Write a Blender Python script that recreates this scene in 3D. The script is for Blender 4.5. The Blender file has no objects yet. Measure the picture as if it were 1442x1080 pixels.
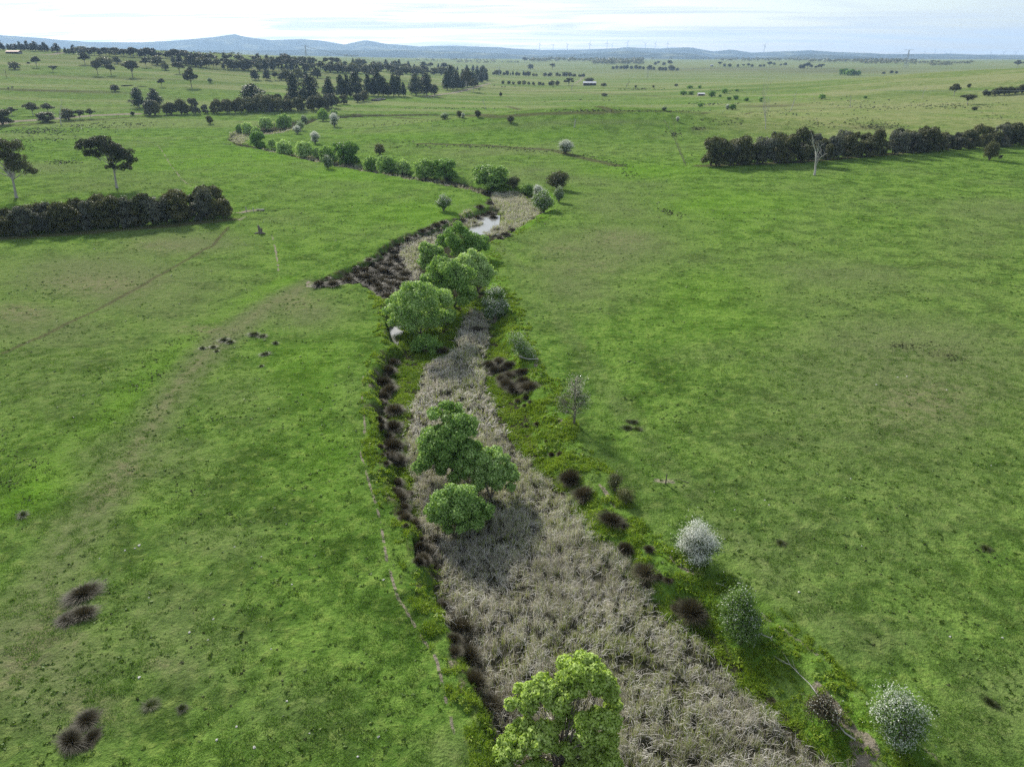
import bpy, math
import numpy as np
from math import radians as R
rng = np.random.default_rng(7)
S = bpy.context.scene
COL = S.collection
# ------------------------------------------------------------------ camera model (photo pixels 1442x1080)
F = 999.0; CX, CY = 721.0, 540.0; HC = 40.0
PITCH = math.atan(458.0/F)
cp, sp = math.cos(PITCH), math.sin(PITCH)
def ray(u, v):
    a = (u-CX)/F; b = (CY-v)/F
    return np.array([a, cp+b*sp, -sp+b*cp])
def flat(u, v, z=0.0):
    d = ray(u, v); t = (HC-z)/-d[2]
    return np.array([d[0]*t, d[1]*t])
def poly(pts, z=0.0): return np.array([flat(u, v, z) for u, v in pts])
def ss(x): x = np.clip(x, 0, 1); return x*x*(3-2*x)
# ------------------------------------------------------------------ numpy value noise
_perm = np.random.default_rng(3).permutation(4096)
_val = np.random.default_rng(4).random(4096)*2-1
def vnoise(x, y, s=0):
    xi = np.floor(x).astype(np.int64); yi = np.floor(y).astype(np.int64)
    fx = x-xi; fy = y-yi; fx = fx*fx*(3-2*fx); fy = fy*fy*(3-2*fy)
    def h(a, b): return _val[_perm[(_perm[(a+s*57) & 4095]+b) & 4095]]
    return (h(xi, yi)*(1-fx)+h(xi+1, yi)*fx)*(1-fy)+(h(xi, yi+1)*(1-fx)+h(xi+1, yi+1)*fx)*fy
def fbm(x, y, sc, o=4, s=0):
    r = 0; a = 1; t = 0
    for i in range(o):
        r = r+a*vnoise(x/sc*2**i, y/sc*2**i, s+i); t += a; a *= .5
    return r/t
# ------------------------------------------------------------------ gully outline
GL = poly([(735,1300),(712,1180),(690,1080),(672,1010),(640,950),(612,880),(588,812),(566,740),(545,690),(528,640),(520,580),(518,535),
  (532,505),(546,490),(546,470),(538,440),(524,412),(500,399),(470,402),(438,404),(436,396),(470,384),(510,368),(540,348),(575,328),(620,316),(655,300),
  (688,292),(686,278),(655,266),(600,256),(540,246),(480,235),(420,222),(370,211),(335,204),(320,197),(325,188),(345,180),(395,175),(440,167),(500,163),(600,162.5),(690,162),(800,161),(845,157)])
GR = poly([(1600,1300),(1420,1180),(1290,1080),(1215,1020),(1150,960),(1095,900),(1050,850),(990,815),(930,790),(870,725),(835,670),(795,620),(775,570),(752,520),(740,490),
  (718,450),(712,410),(692,385),(694,345),(735,322),(775,300),(785,285),(770,270),(735,263),(705,262),(640,248),(560,237),(500,226),(440,214),(385,206),(352,199),
  (352,192),(400,187),(432,178),(450,170),(520,166),(600,165),(690,164.6),(800,163.5),(850,160)])
GP = np.vstack([GL, GR[::-1]])
def inpoly(x, y, P):
    r = np.zeros(x.shape, bool); n = len(P)
    for i in range(n):
        x1, y1 = P[i]; x2, y2 = P[(i+1) % n]
        if y1 == y2: continue
        c = ((y1 > y) != (y2 > y)) & (x < (x2-x1)*(y-y1)/(y2-y1)+x1)
        r ^= c
    return r
def pdist(x, y, L, closed=False):
    d = np.full(x.shape, 1e18); n = len(L)
    for i in range(n if closed else n-1):
        ax, ay = L[i]; bx, by = L[(i+1) % n]; dx, dy = bx-ax, by-ay
        l = dx*dx+dy*dy+1e-9
        t = np.clip(((x-ax)*dx+(y-ay)*dy)/l, 0, 1)
        d = np.minimum(d, (x-ax-t*dx)**2+(y-ay-t*dy)**2)
    return np.sqrt(d)
POOLS = [(poly([(663,327),(668,321),(683,318),(687,311),(696,306),(700,309),(693,318),(686,324),(674,328)], -1.5)),
         (poly([(545,468),(548,459),(552,462),(556,457),(558,464),(561,468),(557,475),(557,487),(553,486),(550,475)], -1.5)),
         (poly([(583,772),(589,768),(593,790),(591,806),(585,798)], -1.5))]
ML = flat(850, 186)
def gully(x, y):
    """returns (depth, inside-mask-soft, dL, dR)"""
    x = np.asarray(x, float); y = np.asarray(y, float)
    dep = np.zeros(x.shape); dl = np.full(x.shape, 99.); dr = np.full(x.shape, 99.)
    m = (y > 8) & (y < 700) & (np.abs(x) < 320)
    if m.any():
        xm, ym = x[m], y[m]
        wob = fbm(xm, ym, 3.5, 3, 20)*1.0*np.clip(ym/60, .6, 2)
        wx = xm+wob; wy = ym+fbm(xm, ym, 3.5, 3, 30)*.8
        ins = inpoly(wx, wy, GP)
        a = pdist(wx, wy, GL); b = pdist(wx, wy, GR)
        q = np.where(ins, 1.65*ss(a/1.9)*ss(b/(4.5+0*ym)), 0)
        for P in POOLS:
            c = P.mean(0); rr = np.hypot(xm-c[0], ym-c[1])
            ii = inpoly(xm, ym, P); dd = pdist(xm, ym, P, True)
            q = np.where(ii, np.maximum(q, 1.5+.5*ss(dd/.6+.1)), q)
        dep[m] = q; dl[m] = np.where(ins, a, -a); dr[m] = np.where(ins, b, -b)
    return dep, dl, dr
def base_h(x, y):
    d = np.hypot(x, y)+1e-6; az = np.degrees(np.arctan2(x, y))
    w = 1-ss((az+27)/31.)
    z = 54*ss((d-430)/1200)*w
    z = z + 34*np.exp(-((x-760)/380)**2-((y-900)/330)**2)            # right hill
    z = z + 5*np.exp(-((x-330)/170)**2-((y-440)/140)**2)             # shoulder behind the right belt
    z = z + 12*np.exp(-((x-ML[0])/105)**2-((y-ML[1]-25)/55)**2)      # green mound
    z = z + 26*ss((d-1500)/3800)*(1-.6*w)+ (d>1400)*3.5*fbm(x, y, 900, 3, 40)*ss((d-1400)/900)
    z = z + ss((d-160)/260)*1.3*fbm(x, y, 110, 3, 50)
    z = z + ss((d-600)/1600)*2*fbm(x, y, 330, 3, 55)
    z = z + 1.6*ss((x-60)/160)*ss((330-d)/120) 
    return z
def ground_h(x, y, fine=True):
    x = np.asarray(x, float); y = np.asarray(y, float)
    z = base_h(x, y)
    dep, dl, dr = gully(x, y)
    z = z-dep
    if fine:
        d = np.hypot(x, y)
        k = np.clip(1-dep*.2, .3, 1)
        z = z+(.16*fbm(x, y, 5.5, 3, 1)+.12*fbm(x, y*1.15, 1.3, 2, 9))*k*(1-ss((d-350)/400))
        edge = np.exp(-(np.minimum(np.abs(dl), np.abs(dr))/2.2)**2)
        z = z+edge*.28*fbm(x, y, 1.1, 2, 14)
    return z
TT = np.geomspace(25, 22000, 420)
def hits(us, vs, h=0.0):
    """points where the sight lines of photo pixels meet the ground (raised by h)"""
    us = np.atleast_1d(np.asarray(us, float)); vs = np.atleast_1d(np.asarray(vs, float))
    a = (us-CX)/F; b = (CY-vs)/F
    D = np.stack([a, cp+b*sp, -sp+b*cp], 1)
    t0 = np.zeros(len(us)); t1 = np.full(len(us), TT[-1])
    for k in range(0, len(us), 400):
        d = D[k:k+400]; x = d[:, :1]*TT; y = d[:, 1:2]*TT; z = HC+d[:, 2:]*TT
        bl = z < base_h(x, y)+h; i = np.argmax(bl, 1); i = np.where(bl.any(1), np.maximum(i, 1), len(TT)-1)
        t0[k:k+400] = TT[i-1]; t1[k:k+400] = TT[i]
    for _ in range(14):
        m = .5*(t0+t1); bl = HC+D[:, 2]*m < base_h(D[:, 0]*m, D[:, 1]*m)+h
        t1 = np.where(bl, m, t1); t0 = np.where(bl, t0, m)
    t = t1
    for _ in range(5):
        X, Y = D[:, 0]*t, D[:, 1]*t; dp = gully(X, Y)[0]
        if not (dp > 0).any(): break
        tn = t1+dp/-D[:, 2]; t = .5*t+.5*tn
    X, Y = D[:, 0]*t, D[:, 1]*t
    return np.stack([X, Y, ground_h(X, Y)], 1)
def hit(u, v, h=0.0): return hits(u, v, h)[0]
def depth(P): return P[1]*cp-(P[2]-HC)*sp
def mpp(P): return depth(P)/F                       # metres per photo pixel across
def vpp(P, v): return depth(P)/F/(cp+(CY-v)/F*sp)   # metres of height per photo pixel
# ------------------------------------------------------------------ mesh helpers
def mk(name, V, Q=None, T=None, mats=(), mi=None, smooth=False):
    me = bpy.data.meshes.new(name); V = np.asarray(V, np.float32)
    me.vertices.add(len(V)); me.vertices.foreach_set('co', V.ravel())
    nq = 0 if Q is None else len(Q); nt = 0 if T is None else len(T)
    idx = []
    if nq: idx.append(np.asarray(Q, np.int32).ravel())
    if nt: idx.append(np.asarray(T, np.int32).ravel())
    idx = np.concatenate(idx)
    me.loops.add(len(idx)); me.loops.foreach_set('vertex_index', idx)
    me.polygons.add(nq+nt)
    st = np.concatenate([np.arange(nq)*4, nq*4+np.arange(nt)*3]).astype(np.int32)
    me.polygons.foreach_set('loop_start', st)
    for m in mats: me.materials.append(m)
    if mi is not None: me.polygons.foreach_set('material_index', np.asarray(mi, np.int32))
    me.polygons.foreach_set('use_smooth', np.full(nq+nt, smooth, bool))
    me.update(calc_edges=True)
    return me
def link(o, loc=None, rot=0, sc=None, parent=None):
    COL.objects.link(o)
    if parent is not None: o.parent = parent
    if loc is not None: o.location = tuple(float(a) for a in loc)
    if rot: o.rotation_euler = (0, 0, float(rot))
    if sc is not None: o.scale = (float(sc),)*3 if np.isscalar(sc) else tuple(float(a) for a in sc)
    return o
def ob(name, me, **k): return link(bpy.data.objects.new(name, me), **k)
def tag(o, label, cat, group=None, kind=None):
    if label: o['label'] = label
    if cat: o['category'] = cat
    if group: o['group'] = group
    if kind: o['kind'] = kind
    return o
def empty(name, **k):
    o = bpy.data.objects.new(name, None); o.empty_display_size = .3
    return link(o, **k)
class G:
    """geometry gatherer: quads only"""
    def __init__(s): s.V = []; s.Q = []; s.M = []; s.n = 0
    def add(s, V, Q, m=0):
        V = np.asarray(V, float); Q = np.asarray(Q, np.int64)
        s.V.append(V); s.Q.append(Q+s.n); s.M.append(np.full(len(Q), m)); s.n += len(V)
    def tube(s, P, r, n=6, m=0):
        P = np.asarray(P, float); r = np.asarray(r, float); k = len(P)
        T = np.gradient(P, axis=0); T /= np.linalg.norm(T, axis=1)[:, None]+1e-9
        ref = np.array([0.3, .1, 1.]) if abs(T[0][2]) < .8 else np.array([1., .2, 0])
        A = np.cross(T, ref); A /= np.linalg.norm(A, axis=1)[:, None]+1e-9
        B = np.cross(T, A)
        th = np.linspace(0, 2*np.pi, n, endpoint=False)
        V = P[:, None]+r[:, None, None]*(A[:, None]*np.cos(th)[None, :, None]+B[:, None]*np.sin(th)[None, :, None])
        V = V.reshape(-1, 3); q = []
        for i in range(k-1):
            a = i*n+np.arange(n); b = i*n+(np.arange(n)+1) % n
            q.append(np.stack([a, b, b+n, a+n], 1))
        V = np.vstack([V, P[-1]+T[-1]*r[-1]]); c = len(V)-1
        e = (k-1)*n+np.arange(0, n-1, 2); 
        q.append(np.stack([e, e+1, (k-1)*n+(e+2-(k-1)*n) % n if False else (e-(k-1)*n+2) % n+(k-1)*n, np.full(len(e), c)], 1))
        s.add(V, np.vstack(q), m)
    def leaves(s, P, N, size, rg, asp=.62, m=0, rag=.0):
        n = len(P)
        N = N/(np.linalg.norm(N, axis=1)[:, None]+1e-9)
        t = rg.normal(size=(n, 3)); A = np.cross(N, t); A /= np.linalg.norm(A, axis=1)[:, None]+1e-9
        B = np.cross(N, A); sz = (size*rg.uniform(.65, 1.35, n))[:, None]
        V = np.stack([P-A*sz, P-B*sz*asp+A*sz*.15, P+A*sz, P+B*sz*asp+A*sz*.15], 1).reshape(-1, 3)
        s.add(V, np.arange(n*4).reshape(-1, 4), m)
    def box(s, lo, hi, m=0):
        x0, y0, z0 = lo; x1, y1, z1 = hi
        V = [(x0,y0,z0),(x1,y0,z0),(x1,y1,z0),(x0,y1,z0),(x0,y0,z1),(x1,y0,z1),(x1,y1,z1),(x0,y1,z1)]
        s.add(V, [(0,3,2,1),(4,5,6,7),(0,1,5,4),(1,2,6,5),(2,3,7,6),(3,0,4,7)], m)
    def mesh(s, name, mats, smooth=False):
        return mk(name, np.vstack(s.V), np.vstack(s.Q), mats=mats, mi=np.concatenate(s.M), smooth=smooth)
def unit(n, rg):
    v = rg.normal(size=(n, 3)); return v/np.linalg.norm(v, axis=1)[:, None]
def blades(g, P, L, W, lean, rg, droop=.5, m=0, seg=2):
    """grass / reed blades: curved ribbons; P bases, L lengths, W widths, lean (n,2) horizontal travel"""
    n = len(P); a = rg.uniform(0, 2*np.pi, n); wx = np.stack([np.cos(a), np.sin(a), 0*a], 1)*W[:, None]*.5
    rows = []
    for k in range(seg+1):
        t = k/seg; hz = L*(t-droop*t*t*.9*np.clip(np.hypot(lean[:, 0], lean[:, 1])/L, 0, 1))
        c = P+np.stack([lean[:, 0]*t**1.6, lean[:, 1]*t**1.6, hz], 1)
        w = wx*(1-.85*t)
        rows += [c-w, c+w]
    V = np.stack(rows, 1).reshape(-1, 3); st = (seg+1)*2
    b = np.arange(n)[:, None]*st; Q = []
    for k in range(seg): Q.append(b+np.array([[2*k, 2*k+1, 2*k+3, 2*k+2]]))
    g.add(V, np.vstack(Q), m)
# ------------------------------------------------------------------ materials
def newmat(name):
    m = bpy.data.materials.new(name); m.use_nodes = True; nt = m.node_tree; nt.nodes.clear()
    out = nt.nodes.new('ShaderNodeOutputMaterial'); return m, nt, out
def nd(nt, t, **k):
    n = nt.nodes.new(t)
    for a, b in k.items(): setattr(n, a, b)
    return n
def rgb(c): return (c[0], c[1], c[2], 1)
def noise(nt, sc, det=3, rough=.55, vec=None, dist=0):
    n = nd(nt, 'ShaderNodeTexNoise'); n.inputs['Scale'].default_value = sc; n.inputs['Detail'].default_value = det
    n.inputs['Roughness'].default_value = rough; n.inputs['Distortion'].default_value = dist
    if vec is not None: nt.links.new(vec, n.inputs['Vector'])
    return n.outputs['Fac']
def ramp(nt, fac, stops):
    r = nd(nt, 'ShaderNodeValToRGB'); e = r.color_ramp.elements
    while len(e) < len(stops): e.new(.5)
    for i, (p, c) in enumerate(stops): e[i].position = p; e[i].color = rgb(c)
    nt.links.new(fac, r.inputs[0]); return r.outputs[0]
def mix(nt, f, a, b, bt='MIX'):
    n = nd(nt, 'ShaderNodeMix', data_type='RGBA', blend_type=bt)
    for s, x in ((n.inputs[0], f), (n.inputs[6], a), (n.inputs[7], b)):
        if isinstance(x, bpy.types.NodeSocket): nt.links.new(x, s)
        elif isinstance(x, (int, float)): s.default_value = x
        else: s.default_value = rgb(x)
    return n.outputs[2]
def mth(nt, op, a, b=0.0, clamp=False):
    n = nd(nt, 'ShaderNodeMath', operation=op, use_clamp=clamp)
    for s, x in ((n.inputs[0], a), (n.inputs[1], b)):
        if isinstance(x, bpy.types.NodeSocket): nt.links.new(x, s)
        else: s.default_value = x
    return n.outputs[0]
def mrange(nt, v, a, b, c=0.0, d=1.0):
    n = nd(nt, 'ShaderNodeMapRange'); nt.links.new(v, n.inputs[0])
    for i, x in enumerate((a, b, c, d)): n.inputs[1+i].default_value = x
    return n.outputs[0]
def leafmat(name, cols, trans=.35, nscale=.7, rough=.6, tcol=None, spec=.25, dirt=None):
    m, nt, out = newmat(name)
    geo = nd(nt, 'ShaderNodeNewGeometry'); tc = nd(nt, 'ShaderNodeTexCoord'); oi = nd(nt, 'ShaderNodeObjectInfo')
    nz = noise(nt, nscale, 3, .6, tc.outputs['Object'])
    f = mth(nt, 'ADD', mth(nt, 'MULTIPLY', geo.outputs['Random Per Island'], .45), mth(nt, 'MULTIPLY', nz, .62))
    f = mth(nt, 'ADD', f, mth(nt, 'MULTIPLY', mth(nt, 'SUBTRACT', oi.outputs['Random'], .5), .34), True)
    n = len(cols); c = ramp(nt, f, [(.18+.64*i/(n-1), cols[i]) for i in range(n)])
    bs = nd(nt, 'ShaderNodeBsdfPrincipled'); nt.links.new(c, bs.inputs['Base Color'])
    bs.inputs['Roughness'].default_value = rough; bs.inputs['Specular IOR Level'].default_value = spec
    if trans > 0:
        tr = nd(nt, 'ShaderNodeBsdfTranslucent')
        t2 = mix(nt, 1.0, c, tcol or (1.0, 1.05, .45), 'MULTIPLY'); nt.links.new(t2, tr.inputs[0])
        mx = nd(nt, 'ShaderNodeMixShader'); mx.inputs[0].default_value = trans
        nt.links.new(bs.outputs[0], mx.inputs[1]); nt.links.new(tr.outputs[0], mx.inputs[2]); nt.links.new(mx.outputs[0], out.inputs[0])
    else: nt.links.new(bs.outputs[0], out.inputs[0])
    return m
def plain(name, c1, c2, sc=3, rough=.8, bump=.3, metal=0, spec=.3):
    m, nt, out = newmat(name); tc = nd(nt, 'ShaderNodeTexCoord')
    nz = noise(nt, sc, 5, .6, tc.outputs['Object'])
    c = ramp(nt, nz, [(.3, c1), (.7, c2)])
    bs = nd(nt, 'ShaderNodeBsdfPrincipled'); nt.links.new(c, bs.inputs['Base Color']); bs.inputs['Roughness'].default_value = rough
    bs.inputs['Metallic'].default_value = metal; bs.inputs['Specular IOR Level'].default_value = spec
    if bump:
        b = nd(nt, 'ShaderNodeBump'); b.inputs['Strength'].default_value = bump; b.inputs['Distance'].default_value = .05
        nt.links.new(nz, b.inputs['Height']); nt.links.new(b.outputs[0], bs.inputs['Normal'])
    nt.links.new(bs.outputs[0], out.inputs[0]); return m
M = {}
M['willow'] = leafmat('willow_leaves', [(.09,.19,.035),(.22,.37,.09),(.38,.54,.19),(.55,.68,.34)], .38, .5)
M['willow_light'] = leafmat('young_willow_leaves', [(.09,.17,.014),(.22,.34,.045),(.37,.50,.11),(.54,.67,.24)], .42, .8)
M['willow_dark'] = leafmat('deep_green_willow_leaves', [(.05,.12,.02),(.12,.24,.045),(.22,.38,.09),(.34,.50,.17)], .33, .5)
M['haw'] = leafmat('hawthorn_leaves', [(.04,.075,.022),(.08,.13,.04),(.14,.20,.07)], .3, 1.2)
M['haw_green'] = leafmat('fresh_hawthorn_leaves', [(.05,.10,.02),(.11,.20,.04),(.20,.31,.08)], .35, 1.2)
M['blossom'] = leafmat('white_blossom', [(.42,.46,.38),(.6,.63,.55),(.75,.76,.70)], .25, 2, tcol=(1,1,.9))
M['euc'] = leafmat('eucalypt_leaves', [(.03,.04,.018),(.06,.072,.034),(.11,.115,.055)], .22, .5, tcol=(1,.95,.5))
M['pine'] = leafmat('pine_needles', [(.010,.022,.012),(.022,.042,.020),(.05,.078,.036)], .12, .35)
M['belt'] = leafmat('dark_shrub_leaves', [(.028,.038,.014),(.062,.074,.028),(.12,.13,.05),(.20,.20,.09)], .2, .45)
M['belt_olive'] = leafmat('olive_shrub_leaves', [(.03,.034,.010),(.062,.070,.022),(.115,.122,.045),(.18,.175,.08)], .2, .45)
M['belt_grey'] = leafmat('grey_shrub_leaves', [(.035,.042,.026),(.075,.085,.058),(.13,.14,.10),(.2,.21,.16)], .2, .45)
M['bark'] = plain('grey_bark', (.09,.075,.06), (.2,.175,.15), 4)
M['palebark'] = plain('pale_smooth_bark', (.26,.24,.22), (.45,.43,.40), 2)
M['deadwood'] = plain('bleached_deadwood', (.30,.29,.27), (.52,.50,.47), 3)
M['darkwood'] = plain('weathered_post_wood', (.07,.06,.05), (.16,.14,.12), 6)
M['reed'] = leafmat('dry_reeds', [(.21,.198,.165),(.47,.45,.40),(.70,.68,.625),(.86,.84,.79)], .3, .35, tcol=(1,.92,.75))
M['reedgreen'] = leafmat('green_reeds', [(.17,.22,.04),(.28,.36,.07),(.42,.50,.13)], .3, .5)
M['sedge'] = leafmat('dark_sedge', [(.020,.017,.008),(.046,.041,.020),(.085,.076,.042),(.14,.125,.08)], .15, .9, tcol=(1,.85,.6))
M['rush'] = leafmat('rush_leaves', [(.025,.033,.010),(.05,.066,.018),(.10,.115,.042)], .2, .9)
M['bankgrass'] = leafmat('bank_grass', [(.04,.095,.008),(.09,.18,.012),(.18,.28,.02),(.32,.42,.06)], .4, .35)
M['grassblade'] = leafmat('pasture_blades', [(.075,.15,.02),(.10,.20,.028),(.135,.245,.04),(.20,.26,.09)], .4, .12)
M['tuft'] = leafmat('tuft_blades', [(.045,.095,.015),(.075,.145,.020),(.13,.21,.035),(.20,.25,.07)], .3, .1)
M['stone'] = plain('pale_stone', (.32,.31,.29), (.6,.58,.55), 8)
M['steel'] = plain('galvanised_steel', (.32,.34,.36), (.42,.44,.46), 1, .5, 0)
M['turb'] = plain('grey_white_paint', (.42,.43,.45), (.48,.49,.5), .1, .5, 0)
M['white'] = plain('white_paint', (.7,.7,.7), (.8,.8,.8), .1, .5, 0)
M['roofred'] = plain('rusty_iron_roof', (.30,.12,.08), (.42,.2,.14), .3, .6, 0)
M['roofpale'] = plain('pale_iron_roof', (.6,.6,.6), (.75,.75,.74), .3, .5, 0)
M['shedwall'] = plain('shed_wall_sheet', (.12,.12,.11), (.22,.21,.2), .5, .7, 0)
M['cow'] = plain('black_cow_hide', (.012,.011,.01), (.03,.026,.024), 1, .7, 0)
# ------------------------------------------------------------------ ground masks
def dirm(x, y, pts, w, z=0, soft=.5):
    L = poly(pts, z); b = (L.min(0)-w*4-5, L.max(0)+w*4+5)
    m = (x > b[0][0]) & (x < b[1][0]) & (y > b[0][1]) & (y < b[1][1])
    r = np.zeros(x.shape)
    if m.any(): r[m] = 1-ss((pdist(x[m], y[m], L)-w*(1-soft))/(w*soft*2))
    return r
def hitL(pts): return hits([p[0] for p in pts], [p[1] for p in pts])[:, :2]
def dirm3(x, y, pts, w, soft=.5):
    L = hitL(pts); b = (L.min(0)-w*4-5, L.max(0)+w*4+5)
    m = (x > b[0][0]) & (x < b[1][0]) & (y > b[0][1]) & (y < b[1][1])
    r = np.zeros(x.shape)
    if m.any(): r[m] = 1-ss((pdist(x[m], y[m], L)-w*(1-soft))/(w*soft*2))
    return r
def blob(x, y, u, v, ru, rv, sl=0):
    c = hit(u, v); k = mpp(c); a = hit(u, v-rv*.8); b = hit(u, v+rv*.8)
    sy = np.hypot(*(a-b)[:2])*.6+1e-3; sx = ru*k
    dx, dy = x-c[0], y-c[1]
    # follow the sight line direction
    q = c[0]/c[1]; dx = dx-q*dy-sl*dy
    return np.exp(-(dx/sx)**2-(dy/sy)**2)
# ------------------------------------------------------------------ the ground sheet
OY = -34.0
NR, NT = 1080, 1150
rr = np.concatenate([np.linspace(3, 44, 24)[:-1], np.geomspace(44, 9500, NR-23)])
tt = np.radians(np.linspace(-58, 58, NT))
RR, TH = np.meshgrid(rr, tt, indexing='ij')
X = (RR*np.sin(TH)).ravel(); Y = (RR*np.cos(TH)).ravel()+OY
Z = ground_h(X, Y)
idx = np.arange(NR*NT).reshape(NR, NT)
Q = np.stack([idx[:-1, :-1], idx[:-1, 1:], idx[1:, 1:], idx[1:, :-1]], -1).reshape(-1, 4)[:, ::-1]
dep, dl, dr = gully(X, Y)
A = {k: np.zeros(X.shape) for k in ('dull', 'tan', 'soil', 'bed', 'lush', 'dry', 'track')}
for u, v, ru, rv, k, a in [
    (850,172,110,4,'dull',.8),(930,114,120,2.5,'lush',.9),(1010,140,130,5,'lush',.5),(1130,140,60,7,'lush',.9),(640,152,150,6,'lush',.4),(620,143,150,4,'lush',.4),(300,120,60,4,'dull',.6),(860,158,22,2,'soil',.9),(400,310,60,20,'dull',.5),(500,560,40,80,'dull',.3),(640,1060,60,40,'dull',.6),(300,760,80,30,'dull',.5),(1000,500,60,20,'dull',.5),(1230,900,100,40,'dull',.5),(1280,540,230,120,'dull',.9),(1330,700,160,80,'dull',.55),(1150,640,110,60,'dull',.4),(1380,330,100,50,'dull',.55),(1200,400,170,50,'dull',.4),  # first blob paints the mound's paler, lit crest into the grass colour
    (870,345,110,40,'dull',1.0),(800,390,80,50,'dull',.6),(740,250,90,20,'dull',.6),(870,290,80,25,'dull',.7),(660,214,90,8,'dull',.5),
    (120,390,180,40,'dull',1.0),(40,460,120,50,'dull',.9),(250,340,90,20,'dull',.8),(190,640,120,40,'dull',.9),(60,560,120,60,'dull',.5),
    (60,930,120,90,'dull',.9),(250,900,120,100,'dull',.6),(330,560,80,60,'dull',.45),(430,440,60,30,'dull',.8),(90,780,120,60,'dull',.4),(420,1000,110,70,'dull',.5),
    (150,255,120,12,'dull',.6),(60,240,80,14,'dull',.5),(420,270,90,16,'dull',.35),(1100,980,100,50,'dull',.35),(1400,1000,110,80,'dull',.5),(1000,620,60,30,'dull',.25),
    (1300,565,70,30,'tan',.45),(870,335,45,12,'tan',.35),(790,350,40,10,'tan',.3),(830,375,50,12,'tan',.3),(180,660,30,12,'tan',.5),(150,690,35,12,'tan',.5),(220,345,50,10,'tan',.3),(140,400,70,12,'tan',.5),(30,440,40,12,'tan',.5),
    (285,465,40,6,'tan',.5),(420,425,30,14,'tan',.4),(230,935,30,12,'tan',.4),(120,1000,50,25,'tan',.35),(100,900,30,12,'tan',.4),(60,740,40,12,'tan',.2),
    (1330,500,30,9,'soil',.35),(1270,487,20,5,'soil',.3),
    (600,300,90,25,'lush',.7),(400,330,80,25,'lush',.4),(1000,290,120,30,'lush',.7),(1000,420,120,60,'lush',.35),(430,520,90,60,'lush',.5),(470,640,50,60,'lush',.5),(880,620,60,60,'lush',.4),
    (330,225,120,20,'lush',.8),(500,250,80,18,'lush',.8),(900,240,90,10,'lush',.9),(760,190,80,6,'lush',.5),(120,620,60,40,'lush',.5),(60,600,40,50,'lush',.4),(600,190,100,6,'lush',.5),(950,900,90,100,'lush',.0),
    ]:
    A[k] = np.maximum(A[k], a*blob(X, Y, u, v, ru, rv))
DD = np.hypot(X, Y); AZ = np.degrees(np.arctan2(X, Y))
# dry yellowish hill on the right, beyond the belt of shrubs
C1 = hit(1020, 185)[:2]
dryline = hitL([(905,152),(935,172),(950,195),(985,236)])
DRYP = np.vstack([dryline, hitL([(1120,229),(1250,218),(1442,202)]), [[900,400],[1500,900],[1300,1500],[500,1500]], hitL([(1150,120),(1010,140)])])
m = (X > -50) & (Y > 150) & (Y < 1700)
q = np.zeros(X.shape); ii = inpoly(X[m], Y[m], DRYP); dd = pdist(X[m], Y[m], DRYP, True)
q[m] = np.where(ii, ss(dd/70), 0); A['dry'] = q
A['dry'] = np.maximum(A['dry'], .55*ss((DD-380)/800))  # this and the next line pale far grass: dryness plus painted haze
A['dry'] = np.maximum(A['dry'], .75*ss((DD-1300)/900))
for u, v, ru, rv, a in [(300,92,300,8,.4),(60,128,120,1.5,.9),(150,110,200,2,.4),(1085,150,45,1.6,.8),(1230,180,35,3,.6),(985,182,12,2.5,.7),(1080,98,220,3,.6),(1180,100,120,3,.6)]:
    A['soil'] = np.maximum(A['soil'], a*blob(X, Y, u, v, ru, rv))
# gully: bare bank face, bed
nzb = fbm(X, Y, 1.2, 3, 77)
lbank = ((dl > -.3) & (dl < 2.0)).astype(float)*(DD < 700)
A['soil'] = np.maximum(A['soil'], lbank*ss((nzb+.1)*2)*.8*(dep < 1.5)); A['track'] = np.maximum(A['track'], lbank*ss((nzb-.25)*4)*.5*(dep < 1.4))
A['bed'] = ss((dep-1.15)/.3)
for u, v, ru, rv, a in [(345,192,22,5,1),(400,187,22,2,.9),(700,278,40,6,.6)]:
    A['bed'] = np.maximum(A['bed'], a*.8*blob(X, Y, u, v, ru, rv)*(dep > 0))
A['lush'] = np.maximum(A['lush'], ((dr > -1.5) & (dr < 6) & (DD < 260)) * .75)
# worn tracks
br = ss((fbm(X, Y, 1.1, 3, 90)+.34)*2.2)
for pts, w, a in [
    ([(512,530),(510,560),(514,600),(508,640),(520,680),(535,730),(545,790),(560,840),(590,890),(615,930),(628,985),(645,1050),(660,1100)], .13, .75),
    ([(383,332),(388,352),(393,385)], .22, .7), ([(222,203),(240,232),(256,252),(270,263)], .35, .6),
    ([(845,682),(860,705),(878,722)], .22, 1), ([(712,440),(716,455),(722,468)], .25, .8),([(744,492),(758,505),(766,515)], .2, .6),([(757,505),(752,525)], .3, .9),
    ([(950,786),(965,798),(985,806)], .45, 1), ([(1010,822),(1030,830),(1080,870),(1130,905),(1160,930)], .18, .55),
    ([(1150,965),(1180,995),(1205,1028),(1225,1045),(1250,1075),(1275,1100)], .35, 1), ([(1215,1038),(1225,1065),(1255,1090)], .7, 1), ([(1290,1045),(1330,1075),(1370,1100)], .2, .5),
    ([(785,590),(800,600),(815,598)], .5, .7), ([(436,396),(430,402),(438,406)], .35, 1), ([(700,580),(745,640),(800,700),(835,740)], .2, .25),
    ([(925,678),(945,680)], .5, .6), ([(335,300),(350,297),(362,296)], 1.6, .7), ([(345,306),(335,310)], .8, .6),]:
    q = dirm(X, Y, pts, w)
    A['track'] = np.maximum(A['track'], q*a*(br if w < .3 else np.clip(br+.4, 0, 1)))
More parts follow.
